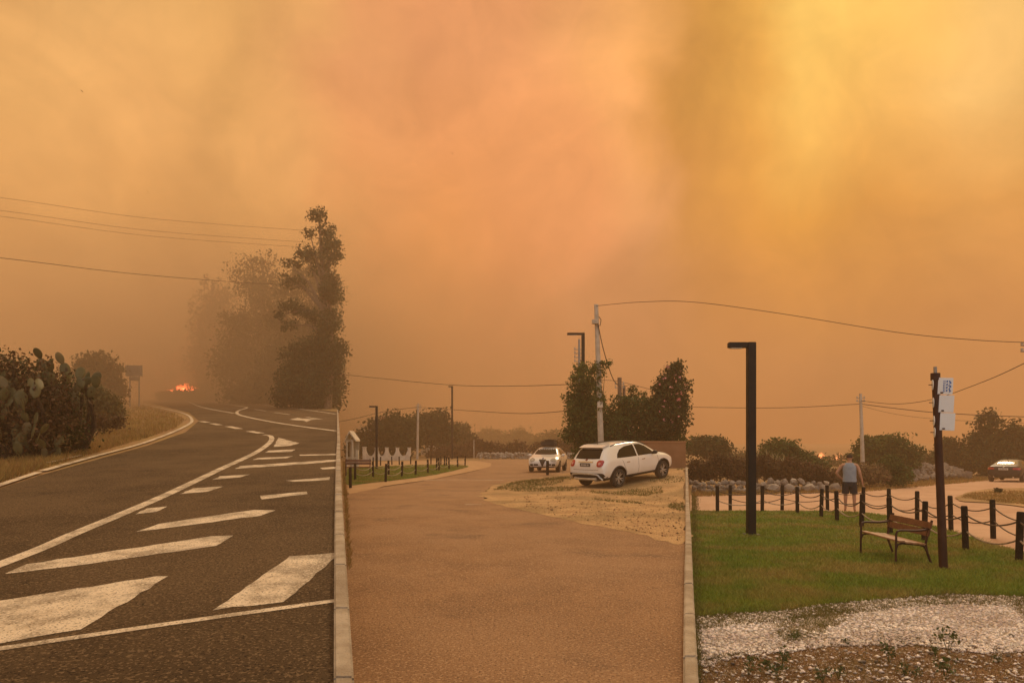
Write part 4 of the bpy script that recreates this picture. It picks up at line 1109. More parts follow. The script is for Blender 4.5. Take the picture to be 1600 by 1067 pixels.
# ash flakes drifting in the smoke
ash = mat('ash', (.03, .025, .02), .9)
for (px, py, s_) in ((128, 143, 4), (231, 300, 2.5), (707, 240, 3.5), (648, 193, 2.2), (560, 293, 2.2), (898, 459, 2.2)):
    c = ray(px, py, 18); k = 18 / F * s_
    o = MB().add([(-.5 * k, 0, .6 * k), (.1 * k, .2 * k, .1 * k), (.5 * k, 0, -.5 * k), (-.1 * k, -.2 * k, 0)], [(0, 1, 2), (0, 2, 3), (0, 3, 1), (1, 3, 2)]).build('ash_flake', ash, loc=c)
    tag(o, 'tiny dark ash flake drifting in the smoky air', 'ash', 'drifting ash flakes')

# low concrete walls where the rising road and the lawn meet the reddish road
def low_wall(name, label, px0, px1, y0, y1, width, top, pt, pb_, side):
    o = empty(name, (px0, 0, 0), 0, label, 'wall')
    o.location = ((px0 - 800) / F * y0, y0, 0)
    y = y0; i = 0
    while y < y1:
        L_ = 1.0 + y * .06; ye = min(y1, y + L_) - .012 - y * .0004
        vs = []
        for yy in (y, ye):
            t = (yy - y0) / (y1 - y0)
            px = px0 + (px1 - px0) * min(1, t * 3)
            xl = (px - 800) / F * yy
            zt = gz(xl, yy, pt) + top + random.uniform(-.004, .004); zb = min(gz(xl, yy, pb_), gz(xl, yy, pt)) - .25
            vs += [(xl, yy, zb), (xl + width, yy, zb), (xl + width, yy, zt), (xl, yy, zt)]
        m = MB().add([(v[0] - o.location.x, v[1] - o.location.y, v[2]) for v in vs], [(0, 1, 2, 3), (7, 6, 5, 4), (0, 4, 5, 1), (1, 5, 6, 2), (2, 6, 7, 3), (3, 7, 4, 0)])
        m.build('wall_block', M_kerb, o, bevel=.012)
        y += L_; i += 1
M_kerb = mat('weathered_kerb', (.50, .42, .32), .95, (.36, .29, .21), 4.0, c3=(.24, .18, .12), n3scale=1.5, n3amt=.5, bump=1, bscale=35)
random.seed(21)
low_wall('retaining_wall', 'low pale concrete wall holding the climbing road above the reddish road', 521, 526.5, 1.6, 66, .11, .05, 'L', 'C', 1)
low_wall('kerb', 'pale concrete kerb between the reddish road and the lawn', 1066, 1071, 1.6, 32, .10, .07, 'C', 'R', 1)

# ------------------------------------------------------------------ cars
def paint(name, c, rough=.28, coat=.8, metal=0.0):
    return mat(name, c, rough, tuple(v * .93 for v in c), 1.3, coat=coat, spec=.5, metal=metal)
M_carw = paint('white_car_paint', (.80, .78, .74))
M_card = paint('dark_car_paint', (.008, .010, .015), .4, .05)
M_plas = mat('black_plastic', (.020, .019, .018), .65, (.028, .026, .024), 20.0)
M_tyre = mat('tyre_rubber', (.022, .020, .019), .85, (.05, .04, .03), 4.0)
M_alloy = mat('alloy', (.55, .54, .52), .35, (.45, .44, .42), 8.0, metal=.7)
M_glass = mat('car_glass', (.006, .005, .0045), .12, spec=.18)
M_red = mat('red_lamp', (.42, .015, .012), .2, (.30, .01, .01), 12.0, coat=.6)
M_lampc = mat('clear_lamp', (.42, .40, .37), .12, (.25, .24, .22), 16.0, coat=.8)
M_chrome = mat('chrome', (.62, .60, .56), .2, metal=.9)
M_plate = mat('number_plate', (.62, .60, .55), .5)

def arc_poly(c, r, a0, a1, n=10):
    return [(c[0] + r * math.cos(a0 + (a1 - a0) * i / n), c[1] + r * math.sin(a0 + (a1 - a0) * i / n)) for i in range(n + 1)]
class Car:
    def __init__(s, name, label, loc, yaw, pitch, st, axles, wr, track, body_m, clad_z, scale=1.0, group='cars'):
        s.o = empty(name, loc, 0, label, 'car')
        s.o.rotation_euler = Euler((0, -pitch, yaw), 'XYZ'); s.o.scale = (scale,) * 3
        vs, fs = [], []
        half = []
        for (x, zb, zs, zt, wb, ws, wt) in st:
            hh = zs - zb
            sec = [(0, zb), (wb * .86, zb), (wb * .98, zb + .05), (ws * 1.0 + .005, zb + hh * .42), (ws * 1.0, zb + hh * .78), (ws * .985, zs), (ws * .93, zs + (zt - zs) * .16), (wt + (ws - wt) * .35, zs + (zt - zs) * .62), (wt, zt - (zt - zs) * .12 - .012), (wt * .82, zt - .012), (0, zt)]
            half.append((x, sec))
        n = len(half[0][1])
        ring = 2 * n - 2
        for x, sec in half:
            pts = [(x, -y, z) for y, z in sec] + [(x, y, z) for y, z in sec[-2:0:-1]]
            vs += pts
        for i in range(len(half) - 1):
            for k in range(ring):
                k2 = (k + 1) % ring
                fs.append((i * ring + k, i * ring + k2, (i + 1) * ring + k2, (i + 1) * ring + k))
        fs.append(tuple(range(ring - 1, -1, -1))); fs.append(tuple((len(half) - 1) * ring + k for k in range(ring)))
        me = MB().add(vs, fs).mesh('body_cage', body_m, True)
        tmp = bpy.data.objects.new('tmp_body', me); col.objects.link(tmp)
        sub = tmp.modifiers.new('s', 'SUBSURF'); sub.levels = 2; sub.render_levels = 2
        dg = bpy.context.evaluated_depsgraph_get(); dg.update()
        ev = tmp.evaluated_get(dg).to_mesh()
        s.bvh = BVHTree.FromPolygons([v.co.copy() for v in ev.vertices], [tuple(p.vertices) for p in ev.polygons])
        cut = MB()
        for ax in axles:
            for sd_ in (-1, 1):
                a, b = sorted((sd_ * (track / 2 - .22), sd_ * 1.3))
                cut.prism(arc_poly((ax, wr), wr * 1.17, 0, 2 * math.pi, 28)[:-1], a, b)
        cm = cut.mesh('cut', M_plas); cm.materials.clear(); cm.materials.append(body_m); cm.materials.append(M_plas)
        for p in cm.polygons: p.material_index = 1
        me.materials.append(M_plas)
        tc_ = bpy.data.objects.new('tmp_cut', cm); col.objects.link(tc_)
        bo = tmp.modifiers.new('b', 'BOOLEAN'); bo.operation = 'DIFFERENCE'; bo.object = tc_; bo.solver = 'EXACT'
        dg = bpy.context.evaluated_depsgraph_get(); dg.update()
        bm_ = bpy.data.meshes.new_from_object(tmp.evaluated_get(dg))
        bm_.name = 'body'
        bpy.data.objects.remove(tmp); bpy.data.objects.remove(tc_)
        if clad_z:
            for p in bm_.polygons:
                if p.center.z < clad_z: p.material_index = 1
        s.body = link('body', bm_, s.o)
        bm_.polygons.foreach_set('use_smooth', [True] * len(bm_.polygons))
        try: bm_.set_sharp_from_angle(angle=R(40))
        except Exception: pass
        s.wr, s.track, s.axles = wr, track, axles
    def decal(s, name, poly, d, m, parent=None, off=.006, thick=.03, sub=3, far=4.0):
        """poly in (x,z) for d=±Y, (y,z) for d=±X, (x,y) for d=+Z; pressed onto the body surface"""
        bm = bmesh.new()
        vs = [bm.verts.new((a, b, 0)) for a, b in poly]
        f = bm.faces.new(vs)
        bmesh.ops.triangulate(bm, faces=[f])
        for _ in range(sub):
            es = [e for e in bm.edges if e.calc_length() > .06]
            if not es: break
            bmesh.ops.subdivide_edges(bm, edges=es, cuts=1); bmesh.ops.triangulate(bm, faces=[f for f in bm.faces if len(f.verts) > 3])
        ax, sg = d[1], (1 if d[0] == '+' else -1)
        dirv = {'X': Vector((-sg, 0, 0)), 'Y': Vector((0, -sg, 0)), 'Z': Vector((0, 0, -1))}[ax]
        bad = []
        last = None
        for v in bm.verts:
            a, b = v.co.x, v.co.y
            p = {'X': Vector((sg * far, a, b)), 'Y': Vector((a, sg * far, b)), 'Z': Vector((a, b, far))}[ax]
            h = s.bvh.ray_cast(p, dirv)
            if h[0] is None: bad.append(v); continue
            v.co = h[0] - dirv * off
        if bad: bmesh.ops.delete(bm, geom=bad, context='VERTS')
        ret = bmesh.ops.extrude_face_region(bm, geom=bm.faces[:])
        for v in [e for e in ret['geom'] if isinstance(e, bmesh.types.BMVert)]: v.co += dirv * thick
        bmesh.ops.recalc_face_normals(bm, faces=bm.faces)
        me = bpy.data.meshes.new(name); bm.to_mesh(me); bm.free(); me.materials.append(m)
        o = link(name, me, parent or s.o)
        return o
    def hit(s, a, b, d):
        ax, sg = d[1], (1 if d[0] == '+' else -1)
        dirv = {'X': Vector((-sg, 0, 0)), 'Y': Vector((0, -sg, 0)), 'Z': Vector((0, 0, -1))}[ax]
        p = {'X': Vector((sg * 4, a, b)), 'Y': Vector((a, sg * 4, b)), 'Z': Vector((a, b, 4))}[ax]
        h = s.bvh.ray_cast(p, dirv)
        return h[0] if h[0] is not None else Vector((a, 0, b))
    def wheels(s, spokes=5, w=.215):
        r = s.wr
        ty = MB().lathe([(r * .66, -w / 2), (r * .90, -w / 2), (r * .985, -w * .40), (r, -w * .2), (r, w * .2), (r * .985, w * .40), (r * .90, w / 2), (r * .66, w / 2), (r * .64, 0)], 32, axis='Y')
        ty.f = ty.f[:-2]
        tym = ty.mesh('tyre', M_tyre, True)
        rim = MB()
        rr = r * .68
        rim.lathe([(rr * .99, -.09), (rr, .085), (rr * .93, .09), (rr * .90, .06), (rr * .90, -.02), (.02, -.03)], 32, axis='Y'); 
        rb_ = MB()
        for k in range(spokes):
            for dl in (-.13, .13):
                a = 2 * math.pi * k / spokes + dl
                a2 = 2 * math.pi * k / spokes + dl * 1.6
                p0 = Vector((math.cos(a - dl * .6) * rr * .12, .055, math.sin(a - dl * .6) * rr * .12)); p1 = Vector((math.cos(a2) * rr * .93, .08, math.sin(a2) * rr * .93))
                t = Vector((-math.sin(a), 0, math.cos(a)))
                w0, w1 = rr * .06, rr * .06
                rb_.add([p0 + t * w0, p0 - t * w0, p1 - t * w1, p1 + t * w1] + [q - Vector((0, .035, 0)) for q in (p0 + t * w0, p0 - t * w0, p1 - t * w1, p1 + t * w1)], [(0, 1, 2, 3), (7, 6, 5, 4), (0, 4, 5, 1), (1, 5, 6, 2), (2, 6, 7, 3), (3, 7, 4, 0)])
        rb_.lathe([(rr * .2, .02), (rr * .2, .07), (rr * .12, .08), (.01, .08)], 16, axis='Y')
        rb_.lathe([(rr, .06), (rr, .095), (rr * .94, .095), (rr * .93, .06)], 32, axis='Y'); rb_.f = rb_.f[:-2]
        rimm = rim.mesh('rim_barrel', M_plas, True); spm = rb_.mesh('spokes', M_alloy)
        for ax in s.axles:
            for sd_ in (-1, 1):
                wo_ = empty('wheel', (ax, sd_ * (s.track / 2), r)); wo_.parent = s.o
                wo_.rotation_euler = (0, random.uniform(0, 1), 0 if sd_ > 0 else math.pi)
                link('tyre', tym, wo_); link('rim', rimm, wo_); link('spokes', spm, wo_)
    def arches(s, m=None, w=.055):
        for ax in s.axles:
            for sd_ in (-1, 1):
                pts = []
                for i in range(17):
                    a = -.12 + (math.pi + .24) * i / 16
                    r = s.wr * 1.17 + w * .4
                    x, z = ax + r * math.cos(a), s.wr + r * math.sin(a)
                    h = s.hit(x, z, '+Y' if sd_ > 0 else '-Y')
                    pts.append(Vector((x, h.y if abs(h.y) > .3 else sd_ * .8, z)))
                MB().tube(pts, w * .55, 6).build('wheel_arch', m or M_plas, s.o, smooth=True)
    def line(s, name, pts, d, m, rad=.006):
        p3 = []
        for i in range(len(pts) - 1):
            for k in range(8):
                t = k / 8
                p3.append(s.hit(pts[i][0] + (pts[i + 1][0] - pts[i][0]) * t, pts[i][1] + (pts[i + 1][1] - pts[i][1]) * t, d))
        p3.append(s.hit(*pts[-1], d))
        return MB().tube(p3, rad, 4).build(name, m, s.o)
    def mirror(s, x, z, y, m, sd_):
        bx = MB().lathe([(.02, -.07), (.085, -.05), (.10, 0), (.085, .05), (.03, .07)], 12, axis='X', c=(x, sd_ * y, z))
        bx.v = [(v[0], sd_ * y + (v[1] - sd_ * y) * 1.15, z + (v[2] - z) * .75) for v in bx.v]
        o = bx.build('wing_mirror', m, s.o, smooth=True)
        MB().box((x + .0, sd_ * (y - .1), z - .05), (.06, .16, .04)).build('mirror_arm', M_plas, o)
    def handle(s, x, z, sd_):
        h = s.hit(x, z, '+Y' if sd_ > 0 else '-Y')
        MB().box((x, h.y + sd_ * .012, z), (.17, .03, .032)).build('door_handle', M_plas if s.dark_handle else M_chrome, s.o, bevel=.008)
    dark_handle = False
    def plate(s, x, y, z, sg, tilt=0.0):
        p = MB().box((x, y, z), (.014, .50, .115), M=Matrix.Rotation(tilt, 3, 'Y')).build('number_plate', M_plas, s.o, bevel=.004)
        k = MB()
        for j, yy in enumerate((-.17, -.12, -.05, 0, .05, .12, .17)):
            k.box((x + sg * .009, y + yy, z), (.003, .030, .060))
        k.build('plate_characters', M_plate, p)['kind'] = 'stuff'
        return p
def rrect(y0, y1, z0, z1, r=.04, n=4):
    out = []
    for (cy, cz, a) in ((y1 - r, z1 - r, 0), (y0 + r, z1 - r, 90), (y0 + r, z0 + r, 180), (y1 - r, z0 + r, 270)):
        for i in range(n + 1):
            t = R(a + 90 * i / n); out.append((cy + r * math.cos(t), cz + r * math.sin(t)))
    return out
random.seed(3)
# white crossover
ST5 = [(-2.12,.44,.70,.84,.60,.74,.62),(-2.07,.34,.80,1.00,.74,.85,.68),(-1.97,.30,.90,1.12,.79,.89,.70),(-1.86,.30,.96,1.28,.81,.90,.67),(-1.72,.29,.99,1.47,.82,.90,.63),(-1.52,.28,1.0,1.555,.83,.90,.62),(-1.1,.28,1.0,1.59,.83,.90,.63),(-.5,.27,.99,1.61,.83,.90,.63),(.1,.27,.97,1.60,.83,.90,.62),(.5,.27,.96,1.50,.83,.90,.61),(.85,.27,.95,1.29,.83,.90,.63),(1.15,.27,.94,1.09,.83,.90,.68),(1.5,.28,.91,1.03,.82,.89,.67),(1.8,.30,.84,.97,.80,.87,.62),(2.0,.32,.74,.86,.72,.79,.55),(2.12,.40,.60,.68,.52,.60,.42)]
C5 = Car('white_crossover', 'white crossover car with black sills parked nose-up on the dirt lot', (CAR_X, CAR_Y, CAR_Z), CAR_YAW, CAR_PITCH, ST5, (-1.285, 1.285), .345, 1.58, M_carw, .40)
C5.wheels(5); C5.arches()
for sd_, d in ((-1, '-Y'), (1, '+Y')):
    C5.decal('side_window', [(-1.30, 1.075), (-1.22, 1.21), (-1.02, 1.36), (-.7, 1.445), (-.2, 1.475), (-.2, 1.045), (-.8, 1.055)], d, M_glass)
    C5.decal('side_window', [(-.13, 1.045), (-.13, 1.475), (.2, 1.455), (.48, 1.36), (.72, 1.2), (.90, 1.035), (.4, 1.035)], d, M_glass)
    C5.line('door_gap', [(-.16, 1.0), (-.17, .5), (-.2, .42)], d, M_plas); C5.line('door_gap', [(.98, .98), (1.0, .6), (.88, .42)], d, M_plas); C5.line('door_gap', [(-1.05, .98), (-.95, .72), (-.82, .5)], d, M_plas)
    C5.dark_handle = False
    C5.handle(-.75, .88, sd_); C5.handle(.12, .90, sd_)
    C5.mirror(.72, 1.09, .98, M_carw if sd_ > 0 else M_plas, sd_)
    tl = C5.decal('tail_light', rrect(*sorted((sd_ * .555, sd_ * .80)), .83, 1.07, .09), '-X', M_red, off=.02, thick=.09)
    C5.decal('lamp_centre', rrect(*sorted((sd_ * .62, sd_ * .72)), .90, 1.0, .045), '-X', mat('pink_lens', (.6, .25, .22), .2), tl, off=.026, thick=.02)
    pr = []
    for i in range(9):
        t = i / 8; x = -1.35 + 2.0 * t; h = C5.hit(x, sd_ * .585, '+Z'); pr.append(h + Vector((0, 0, .045 * (1 - abs(2 * t - 1) ** 6) + .004)))
    MB().tube(pr, .018, 6).build('roof_rail', M_plas, C5.o, smooth=True)
    C5.decal('headlight', rrect(*sorted((sd_ * .42, sd_ * .66)), .68, .86, .08), '+X', M_lampc, off=.012, thick=.06)
C5.decal('rear_window', [(-.60, 1.115), (-.3, 1.10), (.3, 1.10), (.60, 1.115), (.56, 1.41), (.50, 1.445), (-.50, 1.445), (-.56, 1.41)], '-X', M_glass)
C5.decal('windscreen', [(-.60, 1.10), (.60, 1.10), (.52, 1.50), (-.52, 1.50)], '+X', M_glass)
MB().prism([(-1.80, 1.50), (-1.52, 1.575), (-1.3, 1.59), (-1.3, 1.56), (-1.74, 1.475)], -.58, .58).build('spoiler', M_carw, C5.o, bevel=.012)
C5.plate(-2.125, 0, .90, -1)
hb_ = C5.decal('tailgate_trim', rrect(-.36, .36, .99, 1.025, .015), '-X', M_chrome, off=.03, thick=.05)
C5.decal('badge', rrect(-.05, .05, 1.045, 1.10, .025), '-X', mat('badge_red', (.20, .05, .04), .3), off=.02, thick=.03)
C5.line('tailgate_gap', [(-.62, .72), (.62, .72)], '-X', M_plas, .006)
C5.decal('rear_bumper_clad', rrect(-.84, .84, .31, .60, .06), '-X', M_plas, off=.03, thick=.12)
MB().tube([(-2.10, -.80, .36), (-2.16, -.62, .55), (-2.175, -.3, .575), (-2.175, .3, .575), (-2.16, .62, .55), (-2.10, .80, .36)], .032, 8).build('bumper_bar', M_alloy, C5.o, smooth=True)
MB().tube([(-2.13, -.55, .40), (-2.16, -.3, .39), (-2.16, .3, .39), (-2.13, .55, .40)], .05, 8).build('skid_plate', M_alloy, C5.o, smooth=True)
MB().tube([(-2.2, -.52, .33), (-1.95, -.52, .33)], .035, 10).build('exhaust_pipe', M_chrome, C5.o, smooth=True)
MB().tube([(-1.35, 0, 1.58), (-1.5, 0, 1.66)], .012, 6).build('antenna', M_plas, C5.o)

# white hatchback with luggage on the roof, seen from the front
ST7 = [(-2.17,.45,.7,.85,.55,.65,.5),(-2.05,.33,.8,1.02,.72,.82,.62),(-1.85,.28,.9,1.18,.78,.88,.62),(-1.5,.26,.94,1.36,.80,.89,.58),(-.9,.25,.94,1.44,.82,.90,.58),(-.2,.25,.93,1.465,.82,.90,.59),(.3,.25,.92,1.41,.82,.90,.59),(.7,.25,.91,1.21,.82,.90,.62),(1.02,.25,.90,1.02,.82,.90,.70),(1.4,.25,.85,.95,.82,.90,.70),(1.75,.26,.76,.87,.80,.87,.62),(2.0,.28,.66,.76,.74,.80,.54),(2.16,.34,.56,.64,.54,.60,.38)]
gx, gy = 2.17, 41.97
C7 = Car('white_hatchback', 'white hatchback with luggage strapped on its roof, facing the road', (gx, gy, gz(gx, gy)), -1.784, 0, ST7, (-1.315, 1.315), .325, 1.56, M_carw, 0)
C7.wheels(5)
C7.decal('windscreen', [(-.66, 1.03), (-.3, 1.01), (.3, 1.01), (.66, 1.03), (.55, 1.385), (-.55, 1.385)], '+X', M_glass)
C7.decal('rear_window', [(-.5, 1.1), (.5, 1.1), (.45, 1.38), (-.45, 1.38)], '-X', M_glass)
C7.decal('grille', [(-.17, .745), (.17, .745), (.185, .70), (.02, .37), (-.02, .37), (-.185, .70)], '+X', M_plas, off=.02, thick=.08)
gp = [(-.19, .755), (.19, .755), (.20, .70), (.025, .35), (-.025, .35), (-.20, .70), (-.19, .755)]
MB().tube([C7.hit(a, b, '+X') + Vector((.02, 0, 0)) for a, b in gp], .014, 6).build('grille_frame', M_chrome, C7.o, smooth=True)
C7.decal('badge', arc_poly((0, .80), .05, 0, 2 * math.pi, 14)[:-1], '+X', mat('badge_blue', (.08, .10, .2), .3), off=.015, thick=.03)
for sd_, d in ((-1, '-Y'), (1, '+Y')):
    C7.decal('headlight', [(sd_ * .44, .70), (sd_ * .50, .63), (sd_ * .66, .60), (sd_ * .75, .66), (sd_ * .76, .76), (sd_ * .66, .84), (sd_ * .54, .82), (sd_ * .46, .76)][::sd_], '+X', M_lampc, off=.015, thick=.08)
    C7.decal('air_intake', rrect(*sorted((sd_ * .24, sd_ * .50)), .40, .50, .03), '+X', M_plas, off=.012, thick=.06)
    C7.decal('fog_lamp', rrect(*sorted((sd_ * .54, sd_ * .72)), .38, .50, .04), '+X', M_plas, off=.012, thick=.06)
    C7.mirror(.62, .98, .99, M_carw, sd_)
    C7.decal('side_window', [(-1.3, 1.02), (-1.1, 1.2), (-.7, 1.31), (-.28, 1.335), (-.28, 1.0)], d, M_glass)
    C7.decal('side_window', [(-.20, 1.0), (-.20, 1.335), (.1, 1.32), (.4, 1.2), (.7, .99)], d, M_glass)
    C7.line('door_gap', [(-.24, .98), (-.25, .4)], d, M_plas); C7.line('door_gap', [(.82, .95), (.82, .42)], d, M_plas)
    C7.handle(.0, .86, sd_)
C7.decal('lower_lip', rrect(-.66, .66, .27, .33, .025), '+X', M_plas, off=.03, thick=.1)
for x in (.05, -.75):
    MB().tube([(x, -.60, 1.40), (x, -.58, 1.50), (x, .58, 1.50), (x, .60, 1.40)], .018, 6).build('roof_bar', M_plas, C7.o)
lo = empty('roof_luggage', (0, 0, 0), 0, 'dark luggage bags tied on the roof of the white hatchback', 'luggage')
lo.matrix_world = Matrix.Translation((gx, gy, gz(gx, gy))) @ Matrix.Rotation(-1.784, 4, 'Z') @ Matrix.Translation((-.35, 0, 1.52))
Mbag = mat('dark_bag', (.030, .027, .024), .8, (.05, .04, .035), 5.0, bump=.6, bscale=12)
MB().box((0, 0, .12), (1.1, .86, .24)).build('bag', Mbag, lo, bevel=.06, smooth=True)
MB().box((-.1, .04, .30), (.8, .66, .13)).build('bag', mat('brown_bag', (.06, .045, .035), .85, (.04, .03, .025), 5.0), lo, bevel=.05, smooth=True)
for x in (-.3, .3): MB().tube([(x, -.45, .0), (x, -.44, .25), (x, 0, .385), (x, .44, .25), (x, .45, .0)], .012, 5).build('strap', M_plas, lo)

# dark coupe driving away
STB = [(-2.3,.42,.72,.90,.6,.72,.58),(-2.22,.32,.84,1.02,.76,.85,.70),(-1.95,.28,.9,1.07,.80,.90,.72),(-1.6,.26,.92,1.10,.82,.91,.68),(-1.15,.26,.92,1.28,.82,.91,.60),(-.65,.25,.92,1.38,.82,.91,.57),(0,.25,.91,1.40,.82,.91,.57),(.4,.25,.90,1.34,.82,.90,.57),(.9,.25,.90,1.12,.82,.90,.64),(1.2,.25,.89,.99,.82,.90,.68),(1.7,.26,.82,.93,.80,.88,.66),(2.1,.30,.70,.80,.74,.80,.55),(2.3,.40,.58,.64,.5,.58,.4)]
bpx = GP(1572, 752.5, VR)
fw = Vector((math.sin(R(46)), math.cos(R(46))))
bl = Vector((bpx.x + fw.x * 1.7, bpx.y + fw.y * 1.7, 0)); bl.z = gz(bl.x, bl.y)
CB = Car('dark_coupe', 'dark blue grey coupe driving away on the dusty road past the sandy island', bl, R(44), 0, STB, (-1.4, 1.4), .33, 1.60, M_card, 0, 1.08)
CB.wheels(7)
CB.decal('rear_window', [(-.64, 1.115), (.64, 1.115), (.54, 1.345), (-.54, 1.345)], '-X', mat('sky_mirror_glass', (.05, .045, .04), .04, spec=1.0, coat=1.0), sub=4)
CB.decal('windscreen', [(-.62, 1.02), (.62, 1.02), (.52, 1.32), (-.52, 1.32)], '+X', M_glass)
for sd_, d in ((-1, '-Y'), (1, '+Y')):
    tl = CB.decal('tail_light', [(sd_ * .46, .80), (sd_ * .84, .79), (sd_ * .84, .91), (sd_ * .50, .925)][::sd_], '-X', M_red, off=.015, thick=.08)
    CB.decal('side_window', [(-1.25, 1.06), (-.9, 1.22), (-.4, 1.29), (-.1, 1.29), (-.1, 1.0), (-.8, 1.02)], d, M_glass)
    CB.decal('side_window', [(-.04, 1.0), (-.04, 1.29), (.25, 1.25), (.75, 1.0)], d, M_glass)
    CB.mirror(.7, 1.0, .98, M_card, sd_)
    CB.decal('headlight', rrect(*sorted((sd_ * .40, sd_ * .68)), .58, .68, .04), '+X', M_lampc, off=.012, thick=.06)
    MB().tube([(-2.32, sd_ * .5, .34), (-2.1, sd_ * .5, .34)], .045, 10).build('exhaust_pipe', M_chrome, CB.o, smooth=True)
    CB.line('door_gap', [(-.55, .98), (-.6, .4)], d, M_plas)
CB.decal('rear_bumper_clad', rrect(-.6, .6, .30, .42, .05), '-X', M_plas, off=.02, thick=.1)
pp = CB.plate(-2.33, 0, .83, -1)
pp.data.materials[0] = M_plate
for c in pp.children: c.data.materials[0] = M_plas
CB.decal('badge', arc_poly((0, .95), .04, 0, 2 * math.pi, 12)[:-1], '-X', M_chrome, off=.012, thick=.02)
MB().prism([(-.95, 1.36), (-1.1, 1.33), (-1.08, 1.41), (-1.02, 1.42)], -.015, .015).build('roof_fin', M_card, CB.o)

# ------------------------------------------------------------------ standing man seen from behind
def skin(name, verts, edges, m, parent, root=0, sub=2):
    me = bpy.data.meshes.new(name)
    me.from_pydata([v[0] for v in verts], edges, [])
    me.update()
    o = bpy.data.objects.new('tmp', me); col.objects.link(o)
    md = o.modifiers.new('k', 'SKIN'); md.use_smooth_shade = True
    if not me.skin_vertices: me.attributes
    for i, v in enumerate(verts):
        sv = me.skin_vertices[0].data[i]
        r = v[1]; sv.radius = (r, r) if isinstance(r, (int, float)) else r
        sv.use_root = (i == root)
    sb = o.modifiers.new('s', 'SUBSURF'); sb.levels = sub; sb.render_levels = sub
    dg = bpy.context.evaluated_depsgraph_get(); dg.update()
    mm = bpy.data.meshes.new_from_object(o.evaluated_get(dg)); mm.name = name
    bpy.data.objects.remove(o)
    mm.materials.clear(); mm.materials.append(m)
    mm.polygons.foreach_set('use_smooth', [True] * len(mm.polygons))
    return link(name, mm, parent)
pb0 = GP(1327.5, 798.5, VR)
az_ = math.atan2(pb0.x, pb0.y)
man = empty('person', pb0, -az_, 'man in grey tank top and black shorts standing with one hand on his hip', 'person')
man.scale = (1.0, 1.0, 1.0)
M_skin = mat('skin', (.46, .25, .16), .55, (.40, .21, .135), 6.0, spec=.35)
M_tank = mat('grey_tank_top', (.30, .34, .40), .9, (.24, .28, .34), 5.0, bump=.5, bscale=12)
M_shorts = mat('black_shorts', (.012, .013, .018), .85, (.02, .021, .028), 6.0, bump=.4, bscale=14)
M_hair = mat('dark_hair', (.030, .020, .014), .8, (.05, .034, .024), 20.0, bump=.6, bscale=60)
# local frame: x right as seen, y away from the viewer (he faces +y), z up; height 1.70
V_ = [((0, 0, .92), (.15, .105)), ((0, .0, 1.06), (.15, .10)), ((0, .0, 1.22), (.165, .105)), ((0, -.01, 1.36), (.16, .095)), ((0, -.005, 1.44), (.075, .06)), ((0, .01, 1.50), (.052, .052)),
      ((0, .02, 1.565), (.070, .082)), ((0, .025, 1.635), (.078, .095)), ((0, .015, 1.685), (.045, .055)),
      ((-.19, -.01, 1.385), .058), ((-.285, -.02, 1.26), .047), ((-.365, -.045, 1.135), .040), ((-.29, .02, 1.04), .034), ((-.225, .055, .985), .026),
      ((.19, -.01, 1.385), .058), ((.255, -.02, 1.24), .047), ((.285, -.03, 1.10), .041), ((.325, .03, .96), .033), ((.345, .065, .87), .025),
      ((-.095, 0, .84), .092), ((-.105, .005, .66), .076), ((-.108, .01, .48), .058), ((-.112, -.012, .36), .056), ((-.112, 0, .10), .034), ((-.118, .01, .035), .035), ((-.128, .13, .022), .028),
      ((.095, 0, .84), .092), ((.115, .005, .66), .076), ((.122, .01, .48), .058), ((.128, -.012, .36), .056), ((.13, 0, .10), .034), ((.137, .01, .035), .035), ((.155, .13, .022), .028)]
E_ = [(0, 1), (1, 2), (2, 3), (3, 4), (4, 5), (5, 6), (6, 7), (7, 8), (3, 9), (9, 10), (10, 11), (11, 12), (12, 13), (3, 14), (14, 15), (15, 16), (16, 17), (17, 18), (0, 19), (19, 20), (20, 21), (21, 22), (22, 23), (23, 24), (24, 25), (0, 26), (26, 27), (27, 28), (28, 29), (29, 30), (30, 31), (31, 32)]
def hand(base, d, side, curl):
    """five short chains rooted in the palm"""
    base = Vector(base); d = Vector(d).normalized(); s_ = Vector(side).normalized(); nrm = d.cross(s_)
    n0 = len(V_)
    palm = base + d * .05
    V_.append((tuple(palm), (.034, .016))); E_.append((base_i, n0))
    for k, (o_, L_) in enumerate(((-.030, .062), (-.010, .074), (.010, .070), (.030, .055))):
        i = len(V_)
        a = palm + d * .035 + s_ * o_; b_ = a + d * L_ * .5 + nrm * curl * .3 * L_; c = b_ + d * L_ * .35 + nrm * curl * .8 * L_
        V_.extend([(tuple(a), .0095), (tuple(b_), .0085), (tuple(c), .007)]); E_.extend([(n0, i), (i, i + 1), (i + 1, i + 2)])
    i = len(V_)
    a = base + d * .03 - s_ * .035; b_ = a + d * .035 - s_ * .025; c = b_ + d * .03
    V_.extend([(tuple(a), .011), (tuple(b_), .010), (tuple(c), .008)]); E_.extend([(n0, i), (i, i + 1), (i + 1, i + 2)])
base_i = 13; hand(V_[13][0], (.75, .45, -.45), (0, .7, .6), .5)
base_i = 18; hand(V_[18][0], (.12, .22, -1), (0, 1, .1), .6)
skin('body', V_, E_, M_skin, man, 0, 2)
